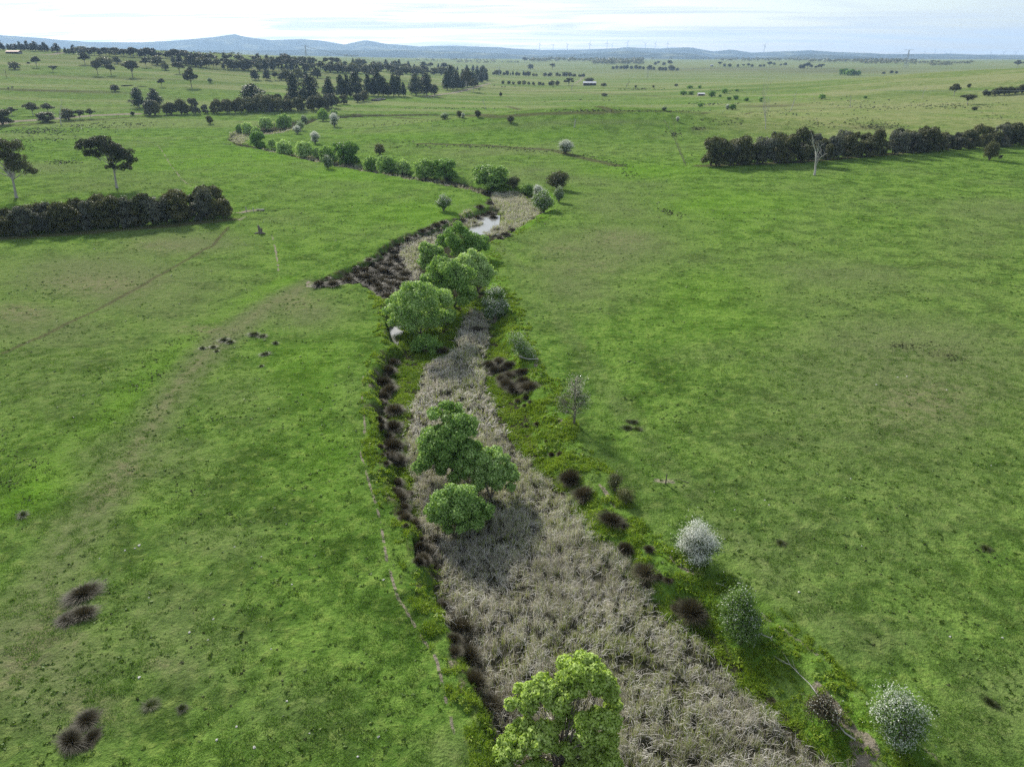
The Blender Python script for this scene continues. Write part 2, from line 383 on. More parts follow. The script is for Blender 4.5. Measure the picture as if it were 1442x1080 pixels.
for pts, w, a in [([(0,500),(60,473),(130,440),(200,402),(260,368),(300,345),(322,320)], .38, .8), ([(935,172),(950,195),(966,236)], .4, .35), ([(0,336),(130,327),(250,317),(325,309)], 2.2, .8),
                  ([(985,236),(1114,232),(1253,221),(1360,212),(1442,206)], 2.4, .9), ([(610,165),(520,166)], .5, .5)]:
    A['soil'] = np.maximum(A['soil'], a*dirm(X, Y, pts, w))
for pts, w, k_, a in [([(436,400),(380,430),(310,480),(240,560),(180,650),(120,740),(60,830),(0,900)], 3.0, 'dull', 1.0), ([(436,400),(380,428),(310,478),(250,540),(180,650),(130,720)], .8, 'tan', .32),
    ([(400,395),(330,430),(200,535),(100,630),(20,720)], 2.2, 'lush', .9), ([(0,960),(60,900),(110,850)], 1.6, 'tan', .4), ([(700,345),(760,400),(800,470),(850,540),(930,640),(1000,720),(1080,800),(1200,900)], 2.0, 'dull', .45)]:
    A[k_] = np.maximum(A[k_], a*dirm(X, Y, pts, w, soft=.9))
for pts, w in [([(-20,178),(20,171),(60,169),(130,163),(180,161),(190,161)], 5), ([(600,136),(640,131),(665,125),(690,118)], 3.5), ([(60,78),(75,77),(90,74)], 5), ([(810,118),(818,112),(823,108)], 2)]:
    A['track'] = np.maximum(A['track'], dirm3(X, Y, pts, w, .3))
for pts, w in [([(715,150.5),(860,156)], 3), ([(690,125),(800,130),(930,136)], 3), ([(590,203),(680,205),(780,212),(870,234)], 2.5),([(560,166),(700,165),(845,159)], 4),([(-10,180),(60,174),(180,166),(250,163)], 3),([(480,163),(600,163),(690,163)], 1.6),([(870,157),(990,160),(1060,158),(1200,152)], 1.5)]:
    A['soil'] = np.maximum(A['soil'], .75*dirm3(X, Y, pts, w))
gme = mk('ground', np.stack([X, Y, Z], 1), Q, smooth=True)
for k, v in A.items():
    at = gme.attributes.new(k, 'FLOAT', 'POINT'); at.data.foreach_set('value', v.astype(np.float32))
m, nt, out = newmat('pasture'); M['ground'] = m
tc = nd(nt, 'ShaderNodeTexCoord').outputs['Object']
def att(k): return nd(nt, 'ShaderNodeAttribute', attribute_name=k).outputs['Fac']
n_big = noise(nt, .022, 4, .55, tc); n_mid = noise(nt, .16, 5, .6, tc, .4); n_sm = noise(nt, .9, 5, .65, tc, .3); n_fine = noise(nt, 5, 5, .7, tc); n_vf = noise(nt, 22, 3, .7, tc)
g1 = ramp(nt, n_mid, [(.37, (.056,.106,.019)), (.48, (.091,.173,.030)), (.60, (.146,.244,.047))])
n_hf = noise(nt, 2.6, 4, .7, tc, .3)
g = mix(nt, mrange(nt, n_sm, .5, .72), g1, (.19,.265,.060))
g = mix(nt, mrange(nt, n_sm, .46, .30, 0, .85), g, (.030,.072,.010))  # dark flecks: clump tone plus painted shade between the clumps
g = mix(nt, mrange(nt, n_hf, .47, .30, 0, .8), g, mix(nt, 1.0, g, (.42,.5,.45), 'MULTIPLY'))
g = mix(nt, mrange(nt, n_hf, .54, .70, 0, .6), g, mix(nt, 1.0, g, (1.6,1.42,1.5), 'MULTIPLY'))
g = mix(nt, mth(nt, 'MULTIPLY', att('lush'), .6), g, mix(nt, n_mid, (.085,.20,.014), (.16,.31,.028)))
ndull = mth(nt, 'MULTIPLY', mth(nt, 'ADD', att('dull'), mrange(nt, n_big, .45, .72, -.1, .5)), mrange(nt, n_sm, .3, .62, .7, 1.1), True)
g = mix(nt, mth(nt, 'MULTIPLY', ndull, 1.0, True), g, mix(nt, n_sm, (.092,.130,.042), (.185,.215,.095)))
ntan = mth(nt, 'MULTIPLY', att('tan'), mrange(nt, n_sm, .38, .6, .2, 1.3), True)
g = mix(nt, ntan, g, mix(nt, n_fine, (.15,.135,.075), (.27,.235,.15)))
ndry_haze = mth(nt, 'MULTIPLY', att('dry'), mrange(nt, n_big, .35, .6, .35, 1.05), True)
g = mix(nt, ndry_haze, g, ramp(nt, n_mid, [(.3, (.12,.17,.045)), (.5, (.195,.225,.085)), (.7, (.285,.285,.135))]))
# long paddock bands further out
mpn = nd(nt, 'ShaderNodeMapping'); mpn.inputs['Scale'].default_value = (.16, 1, 1); mpn.inputs['Rotation'].default_value = (0, 0, .08); nt.links.new(tc, mpn.inputs[0])
n_band = noise(nt, .020, 4, .6, mpn.outputs[0], .5)
sepp = nd(nt, 'ShaderNodeSeparateXYZ'); nt.links.new(tc, sepp.inputs[0])
far = mrange(nt, sepp.outputs[1], 260, 800)
g = mix(nt, mth(nt, 'MULTIPLY', far, mrange(nt, n_band, .50, .60, 0, .75)), g, (.24,.255,.12))
g = mix(nt, mth(nt, 'MULTIPLY', far, mrange(nt, n_band, .46, .38, 0, .65)), g, (.085,.15,.03))
# sparse dark weeds
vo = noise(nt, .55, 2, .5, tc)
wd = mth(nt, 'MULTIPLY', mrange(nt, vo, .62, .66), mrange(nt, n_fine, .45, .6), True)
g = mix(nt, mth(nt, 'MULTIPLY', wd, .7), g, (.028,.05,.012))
nso = mth(nt, 'MULTIPLY', att('soil'), mrange(nt, n_fine, .3, .55, .5, 1.1), True)
g = mix(nt, nso, g, mix(nt, n_fine, (.05,.045,.028), (.115,.095,.06)))
ntr = mrange(nt, mth(nt, 'ADD', att('track'), mth(nt, 'MULTIPLY', mth(nt, 'SUBTRACT', n_fine, .5), .8)), .3, .6)
g = mix(nt, ntr, g, mix(nt, n_fine, (.15,.13,.095), (.34,.30,.24)))
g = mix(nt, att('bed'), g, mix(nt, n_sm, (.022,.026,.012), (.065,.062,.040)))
g = mix(nt, mrange(nt, n_fine, .5, .2, 0, .45), g, mix(nt, 1.0, g, (.45,.55,.4), 'MULTIPLY'))  # fine dark speckle, clump colour with shade between clumps painted in
g = mix(nt, mrange(nt, n_vf, .55, .85, 0, .5), g, mix(nt, 1.0, g, (1.6,1.4,1.8), 'MULTIPLY'))
bs = nd(nt, 'ShaderNodeBsdfPrincipled'); nt.links.new(g, bs.inputs['Base Color']); bs.inputs['Roughness'].default_value = 1.0; bs.inputs['Specular IOR Level'].default_value = .0
hsum = mth(nt, 'ADD', mth(nt, 'ADD', mth(nt, 'MULTIPLY', n_sm, .45), mth(nt, 'MULTIPLY', n_hf, .30)), mth(nt, 'ADD', mth(nt, 'MULTIPLY', n_fine, .16), mth(nt, 'MULTIPLY', n_vf, .05)))
g = mix(nt, mth(nt, 'MULTIPLY', mrange(nt, sepp.outputs[1], 350, 1800), .35), g, (.17,.185,.10)); nt.links.new(g, bs.inputs['Base Color'])  # greys the far ground with distance, haze painted into its colour
b = nd(nt, 'ShaderNodeBump'); b.inputs['Strength'].default_value = .9; b.inputs['Distance'].default_value = 1.0
nt.links.new(hsum, b.inputs['Height']); nt.links.new(b.outputs[0], bs.inputs['Normal']); nt.links.new(bs.outputs[0], out.inputs[0])
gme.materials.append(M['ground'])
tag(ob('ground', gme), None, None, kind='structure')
# water
m, nt, out = newmat('still_water')
bs = nd(nt, 'ShaderNodeBsdfPrincipled'); bs.inputs['Base Color'].default_value = (.20,.20,.18,1); bs.inputs['Roughness'].default_value = .04; bs.inputs['IOR'].default_value = 1.33
bs.inputs['Specular IOR Level'].default_value = 1.0
tcw = nd(nt, 'ShaderNodeTexCoord').outputs['Object']; nzw = noise(nt, 3, 2, .5, tcw); b = nd(nt, 'ShaderNodeBump'); b.inputs['Strength'].default_value = .02
nt.links.new(nzw, b.inputs['Height']); nt.links.new(b.outputs[0], bs.inputs['Normal']); nt.links.new(bs.outputs[0], out.inputs[0]); M['water'] = m
g_ = G()
for P, zz in zip(POOLS, (-1.52, -1.52, -1.52)):
    c = P.mean(0); E = c+(P-c)*1.25
    lo, hi = E.min(0), E.max(0)
    g_.add([(lo[0], lo[1], zz), (hi[0], lo[1], zz), (hi[0], hi[1], zz), (lo[0], hi[1], zz)], [(0, 1, 2, 3)])
for u, v, ru, rv in [(178,121,8,1.2),(532,141,10,2.2),(200,122,9,.5)]:
    a = hit(u-ru, v); bq = hit(u+ru, v); c = hit(u, v-rv); d2 = hit(u, v+rv); zz = max(p[2] for p in (a, bq, c, d2))+.1
    th = np.linspace(0, 2*np.pi, 24, endpoint=False); cc = (c+d2)/2
    rx = (bq-a)[0]/2; ry = (c-d2)[1]/2
    V = [(cc[0], cc[1], zz)]+[(cc[0]+rx*math.cos(t)*(1+.15*math.sin(3*t)), cc[1]+ry*math.sin(t), zz) for t in th]
    g_.add(V, [(0, 1+i, 1+(i+1) % 24, 1+(i+2) % 24) for i in range(0, 24, 2)])
tag(ob('water', g_.mesh('water', [M['water']])), None, None, kind='structure')
# ------------------------------------------------------------------ far hills (real ridges 9 to 15 km away)
SK = [(-500,56),(-200,44),(0,50),(70,55),(120,60),(200,60),(250,57),(300,53),(318,50),(330,48.5),(350,53),(380,57),(425,55.5),(455,58),(485,63),(515,57),(545,62),(590,66),(640,65),(700,67),(760,71),(830,70),(870,68.5),(884,67),(930,69),(945,67.5),(975,67.5),(1005,73),(1028,70.5),(1060,74.5),(1100,73),(1138,71),(1180,74),(1222,75),(1250,77),(1340,76),(1380,78),(1442,78),(1700,76),(1900,74)]
def ridge(name, SKL, d0, wid, s, mat, d1=None, floor=18):
    us = np.arange(-480, 1900, 3.); sk = np.interp(us, [p[0] for p in SKL], [p[1] for p in SKL])
    sk = sk+.5*fbm(us, us*0+s, 22, 3, s)
    rows = []; prof = np.linspace(-1, 1, 40)
    for t in prof:
        P = []
        for u, v in zip(us, sk):
            d = ray(u, v); h = math.hypot(d[0], d[1]); ztop = HC+d[2]/h*d0
            dd = d0+t*wid
            e = 1-ss(abs(t)); 
            P.append((d[0]/h*dd, d[1]/h*dd, floor+(ztop-floor)*e, ))
        rows.append(P)
    V = np.array(rows); nz = fbm(V[..., 0], V[..., 1], 900, 4, s+5)
    e = (1-np.abs(prof))[:, None]
    V[..., 2] += nz*45*np.clip(4*e*(1-e), 0, 1)*np.clip((V[..., 2]-floor)/80, 0, 1)
    V[..., 2] -= (np.abs(prof)[:, None] > .97)*30
    n0, n1 = V.shape[:2]; ix = np.arange(n0*n1).reshape(n0, n1)
    Q = np.stack([ix[:-1, :-1], ix[:-1, 1:], ix[1:, 1:], ix[1:, :-1]], -1).reshape(-1, 4)
    tag(ob(name, mk(name, V.reshape(-1, 3), Q, mats=[mat], smooth=True)), None, None, kind='structure')
m, nt, out = newmat('hill_scrub'); tc = nd(nt, 'ShaderNodeTexCoord').outputs['Object']
c = ramp(nt, noise(nt, .0028, 6, .65, tc), [(.42, (.03,.045,.025)), (.54, (.05,.065,.035)), (.62, (.15,.16,.08))])
bs = nd(nt, 'ShaderNodeBsdfDiffuse'); nt.links.new(c, bs.inputs[0]); nt.links.new(bs.outputs[0], out.inputs[0]); M['hill'] = m
ridge('hills', SK, 13500, 3000, 11, M['hill'])
ridge('hills', [(u, max(v+7+2*math.sin(u*.02), 71)) for u, v in SK], 9300, 1500, 23, M['hill'])
# ------------------------------------------------------------------ sky, sun, haze
AZS = R(-27); EL = R(29)
sun = bpy.data.lights.new('sun', 'SUN'); sun.energy = 3.8; sun.angle = R(6); sun.color = (1, .95, .86)
so = ob('sun', sun)
sd = np.array([math.sin(AZS)*math.cos(EL), math.cos(AZS)*math.cos(EL), math.sin(EL)])
from mathutils import Vector
so.rotation_euler = Vector(-sd).to_track_quat('-Z', 'Y').to_euler()
W = bpy.data.worlds.new('World'); S.world = W; W.use_nodes = True; nt = W.node_tree; nt.nodes.clear()
out = nd(nt, 'ShaderNodeOutputWorld'); bg = nd(nt, 'ShaderNodeBackground')
sk = nd(nt, 'ShaderNodeTexSky', sky_type='NISHITA'); sk.sun_disc = False; sk.sun_elevation = EL; sk.sun_rotation = AZS
sk.air_density = 1.0; sk.dust_density = 1.5; sk.altitude = 600
tcg = nd(nt, 'ShaderNodeTexCoord').outputs['Generated']
sep = nd(nt, 'ShaderNodeSeparateXYZ'); nt.links.new(tcg, sep.inputs[0])
zc = mth(nt, 'ADD', mth(nt, 'MAXIMUM', sep.outputs[2], 0), .05)
cmb = nd(nt, 'ShaderNodeCombineXYZ')
px = mth(nt, 'DIVIDE', sep.outputs[0], zc); py = mth(nt, 'DIVIDE', sep.outputs[1], zc)
nt.links.new(mth(nt, 'ADD', mth(nt, 'MULTIPLY', px, .16), mth(nt, 'MULTIPLY', py, .05)), cmb.inputs[0]); nt.links.new(mth(nt, 'MULTIPLY', py, .42), cmb.inputs[1])
cl = noise(nt, 1.7, 7, .62, cmb.outputs[0], .8)
cfac = mth(nt, 'MULTIPLY', mrange(nt, cl, .40, .60, .25, 1.0), mrange(nt, sep.outputs[2], .12, .55, 1.0, .75))
cw = mix(nt, mrange(nt, sep.outputs[0], -.6, .6), (5.5,5.7,5.7), (5.0,5.45,5.7))
cw = mix(nt, mrange(nt, sep.outputs[2], .15, .8), cw, (5.2,5.2,5.1))
skc = mix(nt, cfac, sk.outputs[0], cw)
dt = nd(nt, 'ShaderNodeVectorMath', operation='DOT_PRODUCT'); nt.links.new(tcg, dt.inputs[0]); dt.inputs[1].default_value = (math.sin(AZS)*math.cos(EL), math.cos(AZS)*math.cos(EL), math.sin(EL))
glow = mth(nt, 'POWER', mth(nt, 'MAXIMUM', dt.outputs['Value'], 0), 26)      # thin cloud lit up round the sun
skc = mix(nt, glow, skc, (26, 25.5, 24.5))
nt.links.new(skc, bg.inputs[0]); bg.inputs[1].default_value = .085
nt.links.new(bg.outputs[0], out.inputs[0])
m, nt, out = newmat('haze_air'); pv = nd(nt, 'ShaderNodeVolumePrincipled')
pv.inputs['Color'].default_value = (.46,.68,1,1); pv.inputs['Density'].default_value = 6.0e-5; pv.inputs['Anisotropy'].default_value = 0.25
nt.links.new(pv.outputs[0], out.inputs['Volume'])
g_ = G(); g_.box((-19000, -600, -40), (19000, 18500, 480)); tag(ob('haze', g_.mesh('haze', [m])), None, None, kind='stuff')
# ------------------------------------------------------------------ camera & render
cam = bpy.data.cameras.new('camera'); co = ob('camera', cam); S.camera = co
cam.sensor_fit = 'HORIZONTAL'; cam.sensor_width = 36; cam.lens = 36*F/1442; cam.clip_end = 60000; cam.clip_start = .5
co.location = (0, 0, HC); co.rotation_euler = (math.pi/2-PITCH, 0, 0)
S.render.resolution_x = 1024; S.render.resolution_y = 766
S.view_settings.view_transform = 'Standard'; S.view_settings.look = 'None'; S.view_settings.exposure = .90; S.view_settings.gamma = 1
S.cycles.max_bounces = 6; S.cycles.diffuse_bounces = 3; S.cycles.transmission_bounces = 3; S.cycles.volume_bounces = 0
S.cycles.use_denoising = False
# ================================================================== vegetation prototypes
def crown_pts(rg, lobes, n, sub=10, subr=.42, up=.25, inner=.12):
    """leaf positions and facings on clumps that sit on big lobes (cx,cy,cz,rx,rz)"""
    L = np.array(lobes, float); w = L[:, 3]*L[:, 4]; C2 = []
    for l in L:
        k = max(5, int(sub*(.6+.8*rg.random()))*1)
        d = unit(k*2, rg); d[:, 2] = np.where(d[:, 2] < -.45, -d[:, 2], d[:, 2])
        # keep a spread of clump centres
        keep = [0]
        for i in range(1, len(d)):
            if len(keep) >= k: break
            if np.min(np.linalg.norm(d[keep]-d[i], axis=1)) > .45: keep.append(i)
        d = d[keep]
        f = rg.uniform(.62, .92, len(d))[:, None]
        c = l[:3]+d*np.array([l[3], l[3], l[4]])*f
        r = subr*l[3]*rg.uniform(.7, 1.25, len(d))
        C2.append(np.column_stack([c, r, np.arange(len(d))*0+1]))
    C2 = np.vstack(C2)
    wt = C2[:, 3]**2; wt /= wt.sum()
    pick = rg.choice(len(C2), int(n*1.9), p=wt)
    d = unit(len(pick), rg); d[:, 2] += up; d /= np.linalg.norm(d, axis=1)[:, None]
    rad = rg.uniform(.52, 1.12, len(pick))+rg.exponential(.06, len(pick))
    P = C2[pick, :3]+d*(C2[pick, 3]*rad)[:, None]*np.array([1, 1, .85])
    # drop what is deep inside other clumps
    keep = np.ones(len(P), bool)
    for c in C2:
        dd = np.linalg.norm((P-c[:3])/np.array([1, 1, .85]), axis=1)/c[3]
        keep &= ~((dd < .62) & (rg.random(len(P)) > inner))
    P = P[keep][:n]; d = d[keep][:n]
    return P, d, C2
def limbs(g, rg, base, targets, r0, m=0, n=6, fork=.35):
    for t in targets:
        t = np.asarray(t, float); b = np.asarray(base, float)
        k = 5; s = np.linspace(0, 1, k)[:, None]
        mid = b+(t-b)*np.array([.3, .3, .62])*1.0
        P = (1-s)**2*b+2*s*(1-s)*mid+s*s*t
        P[1:-1] += rg.normal(size=(k-2, 3))*np.linalg.norm(t-b)*.03
        r = r0*(1-.82*s[:, 0])
        g.tube(P, r, n, m)
def tree_proto(name, kind, rg, H, Wd, nleaf, leaf, lob=None, mats=('willow','bark'), blossom=0, trunk=True, parts=True):
    """returns dict of meshes at real metres, base at origin"""
    gt = G(); gl = G(); gb = G(); r = Wd/2
    L = lob
    if kind == 'dome':        # willow / poplar sucker: billowing lobes nearly to the ground
        if L is None:
            L = [(0, 0, H*.60, r*.55, H*.32)]
            k = 7
            for i in range(k):
                a = 2*np.pi*(i+rg.random()*.5)/k; q = r*rg.uniform(.45, .62)
                L.append((q*math.cos(a), q*math.sin(a), H*rg.uniform(.40, .68), r*rg.uniform(.32, .42), H*rg.uniform(.18, .25)))
            for i in range(6):
                a = 2*np.pi*(i+rg.random()*.5)/6; q = r*rg.uniform(.4, .62)
                L.append((q*math.cos(a), q*math.sin(a), H*rg.uniform(.17, .28), r*rg.uniform(.3, .4), H*rg.uniform(.15, .2)))
        P, N, C2 = crown_pts(rg, L, nleaf, 15, .34 if lob else .42)
        limbs(gt, rg, (0, 0, 0), [l[:3] for l in L], max(.07, H*.022))
        if lob: limbs(gt, rg, (0, 0, H*.35), C2[::6, :3]*[1, 1, 1.0], H*.010, n=4)
        gl.leaves(P, N+.7*unit(len(P), rg), leaf, rg)
    elif kind == 'haw':
        if L is None:
            L = [(0, 0, H*.62, r*.6, H*.3)]
            for i in range(6):
                a = 2*np.pi*(i+rg.random()*.6)/6; q = r*rg.uniform(.4, .55)
                L.append((q*math.cos(a), q*math.sin(a), H*rg.uniform(.38, .66), r*rg.uniform(.38, .5), H*rg.uniform(.22, .3)))
            for i in range(5):
                a = 2*np.pi*(i+rg.random()*.6)/5; q = r*rg.uniform(.3, .45)
                L.append((q*math.cos(a), q*math.sin(a), H*rg.uniform(.22, .34), r*rg.uniform(.3, .4), H*rg.uniform(.14, .2)))
        P, N, C2 = crown_pts(rg, L, nleaf, 12, .38, inner=.3)
        P = P+N*rg.exponential(.085, len(P))[:, None]*r
        limbs(gt, rg, (0, 0, 0), [l[:3] for l in L], H*.03)
        limbs(gt, rg, (0, 0, H*.2), C2[::3, :3], H*.012, n=4)
        if blossom > 0:
            isb = rg.random(len(P)) < blossom*np.clip(.65+1.2*N[:, 2], .1, 1.3)
            gb.leaves(P[isb]*1.02, N[isb]+.8*unit(isb.sum(), rg), leaf*.8, rg, .8)
            P, N = P[~isb], N[~isb]
        gl.leaves(P, N+.9*unit(len(P), rg), leaf, rg)
    elif kind == 'euc':       # gum: bare forked trunk, flat clumps
        if L is None:
            L = []
            for i in range(7):
                a = 2*np.pi*(i+rg.random()*.7)/7; q = r*rg.uniform(.35, .72)
                L.append((q*math.cos(a), q*math.sin(a), H*rg.uniform(.50, .84), r*rg.uniform(.32, .46), H*rg.uniform(.10, .17)))
            L.append((0, 0, H*.82, r*.5, H*.15))
        P, N, C2 = crown_pts(rg, L, nleaf, 9, .42, up=.1, inner=.2)
        fz = H*.30; gt.tube([(0, 0, -.3), (H*.008, 0, fz*.5), (0, H*.005, fz)], [H*.030, H*.022, H*.019], 8)
        limbs(gt, rg, (0, H*.005, fz), [l[:3] for l in L], H*.014)
        limbs(gt, rg, (0, 0, H*.5), C2[::5, :3], H*.006, n=4)
        gl.leaves(P, N+.9*unit(len(P), rg), leaf, rg)
    elif kind == 'pine':
        L = []
        nl = 18
        for i in range(nl):
            z = .13+.80*(i/(nl-1)); w_ = r*(1.0-.62*(max(0, (z-.35))/.65)**1.3)*(0.85 if z < .22 else 1)
            a = i*2.4+rg.random(); q = w_*rg.uniform(.15, .42)
            L.append((q*math.cos(a), q*math.sin(a), H*z, w_*rg.uniform(.6, .85), H*rg.uniform(.11, .17)))
        P, N, C2 = crown_pts(rg, L, nleaf, 9, .42, up=.15)
        gt.tube([(0, 0, -.3), (0, 0, H*.5), (0, 0, H*.93)], [H*.02, H*.014, H*.004], 6)
        gl.leaves(P, N+.7*unit(len(P), rg), leaf, rg, .4)
    elif kind == 'shrub':     # belt shrub: dark dome, stems showing low down
        if L is None:
            L = [(0, 0, H*.70, r*.6, H*.26)]
            for i in range(6):
                a = 2*np.pi*(i+rg.random()*.6)/6; q = r*rg.uniform(.42, .6)
                L.append((q*math.cos(a), q*math.sin(a), H*rg.uniform(.42, .78), r*rg.uniform(.28, .45), H*rg.uniform(.14, .22)))
            for i in range(6):
                a = 2*np.pi*(i+rg.random()*.6)/6; q = r*rg.uniform(.4, .66)
                L.append((q*math.cos(a), q*math.sin(a), H*rg.uniform(.14, .34), r*rg.uniform(.3, .42), H*rg.uniform(.13, .2)))
        P, N, C2 = crown_pts(rg, L, nleaf, 8, .40, up=.2)
        P = P+N*rg.exponential(.04, len(P))[:, None]*r
        for i in range(3): limbs(gt, rg, (rg.uniform(-.2, .2)*r, rg.uniform(-.2, .2)*r, 0), [L[j][:3] for j in range(i*2, i*2+3) if j < len(L)], H*.016, n=5)
        gl.leaves(P, N+.8*unit(len(P), rg), leaf, rg)
    lm, tm = M[mats[0]], M[mats[1]]
    d = {'H': H, 'W': Wd}
    d['crown'] = gl.mesh(name+'_crown', [lm]); d['trunk'] = gt.mesh(name+'_trunk', [tm], True)
    if gb.n: d['blossom'] = gb.mesh(name+'_blossom', [M['blossom']])
    g3 = G()
    g3.V = gl.V+gt.V; g3.Q = gl.Q+[q+gl.n for q in gt.Q]; g3.M = [m_*0 for m_ in gl.M]+[m_*0+1 for m_ in gt.M]
    d['whole'] = g3.mesh(name, [lm, tm]) if not parts else None
    return d
def put_tree(name, d, P, sc, label, cat='tree', group=None, rot=None, parts=True, zoff=-.1):
    rot = rng.uniform(0, 6.28) if rot is None else rot
    loc = (P[0], P[1], P[2]+zoff)
    if not parts:
        return tag(ob(name, d['whole'], loc=loc, rot=rot, sc=sc), label, cat, group)
    e = tag(empty(name, loc=loc, rot=rot, sc=sc), label, cat, group)
    for k in ('crown', 'trunk', 'blossom'):
        if k in d: ob(k, d[k], parent=e)
    return e
def rgn(s): return np.random.default_rng(s)
# ------------------------------------------------------------------ near creek willows: crowns given by photo lobes (u,v,radius px), height of lobe centre above the bed
def near_tree(name, seed, base, lobes, nleaf, leaf, mats, label, cat='tree', kind='dome', blossom=0, group=None):
    P = hit(*base); L = []
    for u, v, r, hz in lobes:
        zc_ = P[2]+hz; f = ray(u, v); t = (HC-zc_)/-f[2]
        # stay on the sight line but keep the lobe near the trunk in depth
        c = np.array([f[0]*t, f[1]*t, zc_])-P
        rm = .93*r*(f[1]*t*cp-(zc_-HC)*sp)/F
        L.append((c[0], c[1], c[2]+.1, rm, rm*.9))
    d = tree_proto(name, kind, rgn(seed), 5, 5, nleaf, leaf, lob=L, mats=mats, blossom=blossom)
    return put_tree(name, d, P, 1, label, cat, group, rot=0)
WL = ('willow_light', 'bark'); WM = ('willow', 'bark'); WD = ('willow_dark', 'bark'); HW = ('haw', 'bark'); HG = ('haw_green', 'bark')
near_tree('willow', 1, (790,1100), [(818,948,36,6.2),(848,962,26,5.2),(762,972,30,5.2),(738,988,26,4.2),(786,985,24,5.0),(862,992,18,3.2),(735,1048,32,2.6),(765,1038,24,3.4),(712,1068,22,1.4),(838,1030,34,4.2),(846,1072,32,2.4),(812,1092,24,1.6),(760,1092,26,1.6),(796,1012,20,3.6),(806,968,20,5.0),(800,1060,22,2.4)], 46000, .115, WL,
          'bright yellow-green willow nearest the camera, cut by the bottom edge among the reeds')
near_tree('willow', 2, (640,680), [(628,585,26,7.6),(645,610,32,6.2),(622,628,32,4.6),(660,640,24,4.2),(610,655,26,2.4),(640,660,28,2.4)], 30000, .13, WM,
          'tallest willow of the three midway down the reed bed, with a pointed top')
near_tree('willow', 3, (692,702), [(668,652,24,4.0),(695,655,28,3.8),(710,675,24,2.4),(680,680,24,2.0)], 17000, .13, WM,
          'lower willow leaning out right of the tall pointed willow in the reeds')
near_tree('willow', 4, (648,748), [(645,712,32,3.2),(622,718,24,2.3),(670,722,26,2.2),(645,735,26,1.5)], 19000, .125, WM,
          'round low willow in front of the tall pointed willow in the reeds')
near_tree('willow', 5, (592,470), [(588,420,30,7.6),(560,432,22,4.8),(615,428,26,5.4),(590,445,34,3.2),(628,450,18,1.8),(565,452,18,2.0)], 30000, .16, WM,
          'broad round willow overhanging the small left pool')
near_tree('willow', 6, (640,432), [(625,385,26,7.2),(650,395,26,5.6),(610,395,18,5.4),(638,412,28,3.4),(658,415,16,2.4)], 22000, .17, WM,
          'bushy willow directly behind the broad willow by the left pool')
near_tree('willow', 7, (672,412), [(665,370,20,6.0),(682,382,18,4.4),(648,372,14,5.4),(675,395,20,2.6)], 15000, .18, WM,
          'willow on the right side of the upper clump, above the grey hawthorn')
near_tree('willow', 8, (652,375), [(645,335,22,6.4),(668,345,20,4.6),(630,340,16,5.0),(655,356,22,2.8)], 17000, .19, WD,
          'darker green willow at the far end of the clump, just below the bright pool')
near_tree('willow', 9, (605,382), [(602,355,15,4.4),(618,360,13,3.6),(604,369,15,1.9),(622,372,10,1.6)], 11000, .18, WM,
          'small pale willow at the left flank of the upper clump')
near_tree('hawthorn', 11, (697,455), [(697,418,13,3.4),(692,432,13,2.2),(705,435,12,1.8),(698,442,14,1.2)], 12000, .11, HG, 'grey flowering hawthorn on the right bank beside the willow clump', kind='haw', blossom=.3)
near_tree('hawthorn', 12, (982,797), [(981,758,20,2.4),(970,768,16,1.8),(994,768,16,1.8),(982,778,20,1.2)], 20000, .055, HW, 'round hawthorn covered in white blossom, standing alone on the right bank', kind='haw', blossom=.75)
near_tree('hawthorn', 13, (1043,905), [(1043,848,16,3.0),(1035,868,20,2.0),(1055,875,16,1.7),(1042,888,22,1.0)], 19000, .06, HG, 'leafy green hawthorn below the white blossom one, dead limb at its foot', kind='haw', blossom=.12)
near_tree('hawthorn', 14, (1266,1058), [(1266,998,22,2.7),(1246,1012,18,2.0),(1284,1012,18,1.9),(1262,1035,24,1.1),(1283,1035,16,1.0)], 24000, .055, HG, 'hawthorn half in white blossom beside the bare track at lower right', kind='haw', blossom=.38)
near_tree('hawthorn', 15, (733,505), [(727,480,10,2.6),(734,492,12,1.5),(745,500,10,1.0)], 7000, .08, HG, 'small pale green hawthorn above the sedge clump on the right bank', kind='haw', blossom=.2)
near_tree('shrub', 16, (867,690), [(866,677,9,.9),(864,684,8,.5)], 3500, .05, ('belt','bark'), 'small dark green bush left of the leaning post, upper of the two', 'bush', kind='haw')
near_tree('shrub', 17, (882,707), [(880,697,8,.9),(883,702,7,.5)], 3500, .05, ('belt','bark'), 'small dark bush on the track bank, lower of the two near the post', 'bush', kind='haw')
near_tree('shrub', 18, (605,497), [(598,486,14,1.0),(612,490,14,.9),(588,490,8,.6)], 7000, .10, ('willow_dark','bark'), 'low dark green bush at the foot of the broad willow', 'bush', kind='haw')
near_tree('hawthorn', 19, (1160,1000), [(1160,992,12,1.0),(1150,1000,14,.7),(1172,1010,14,.6)], 5000, .05, ('sedge','bark'), 'grey-brown twiggy bush on the right bank by the bare track', 'bush', kind='haw', blossom=.06)
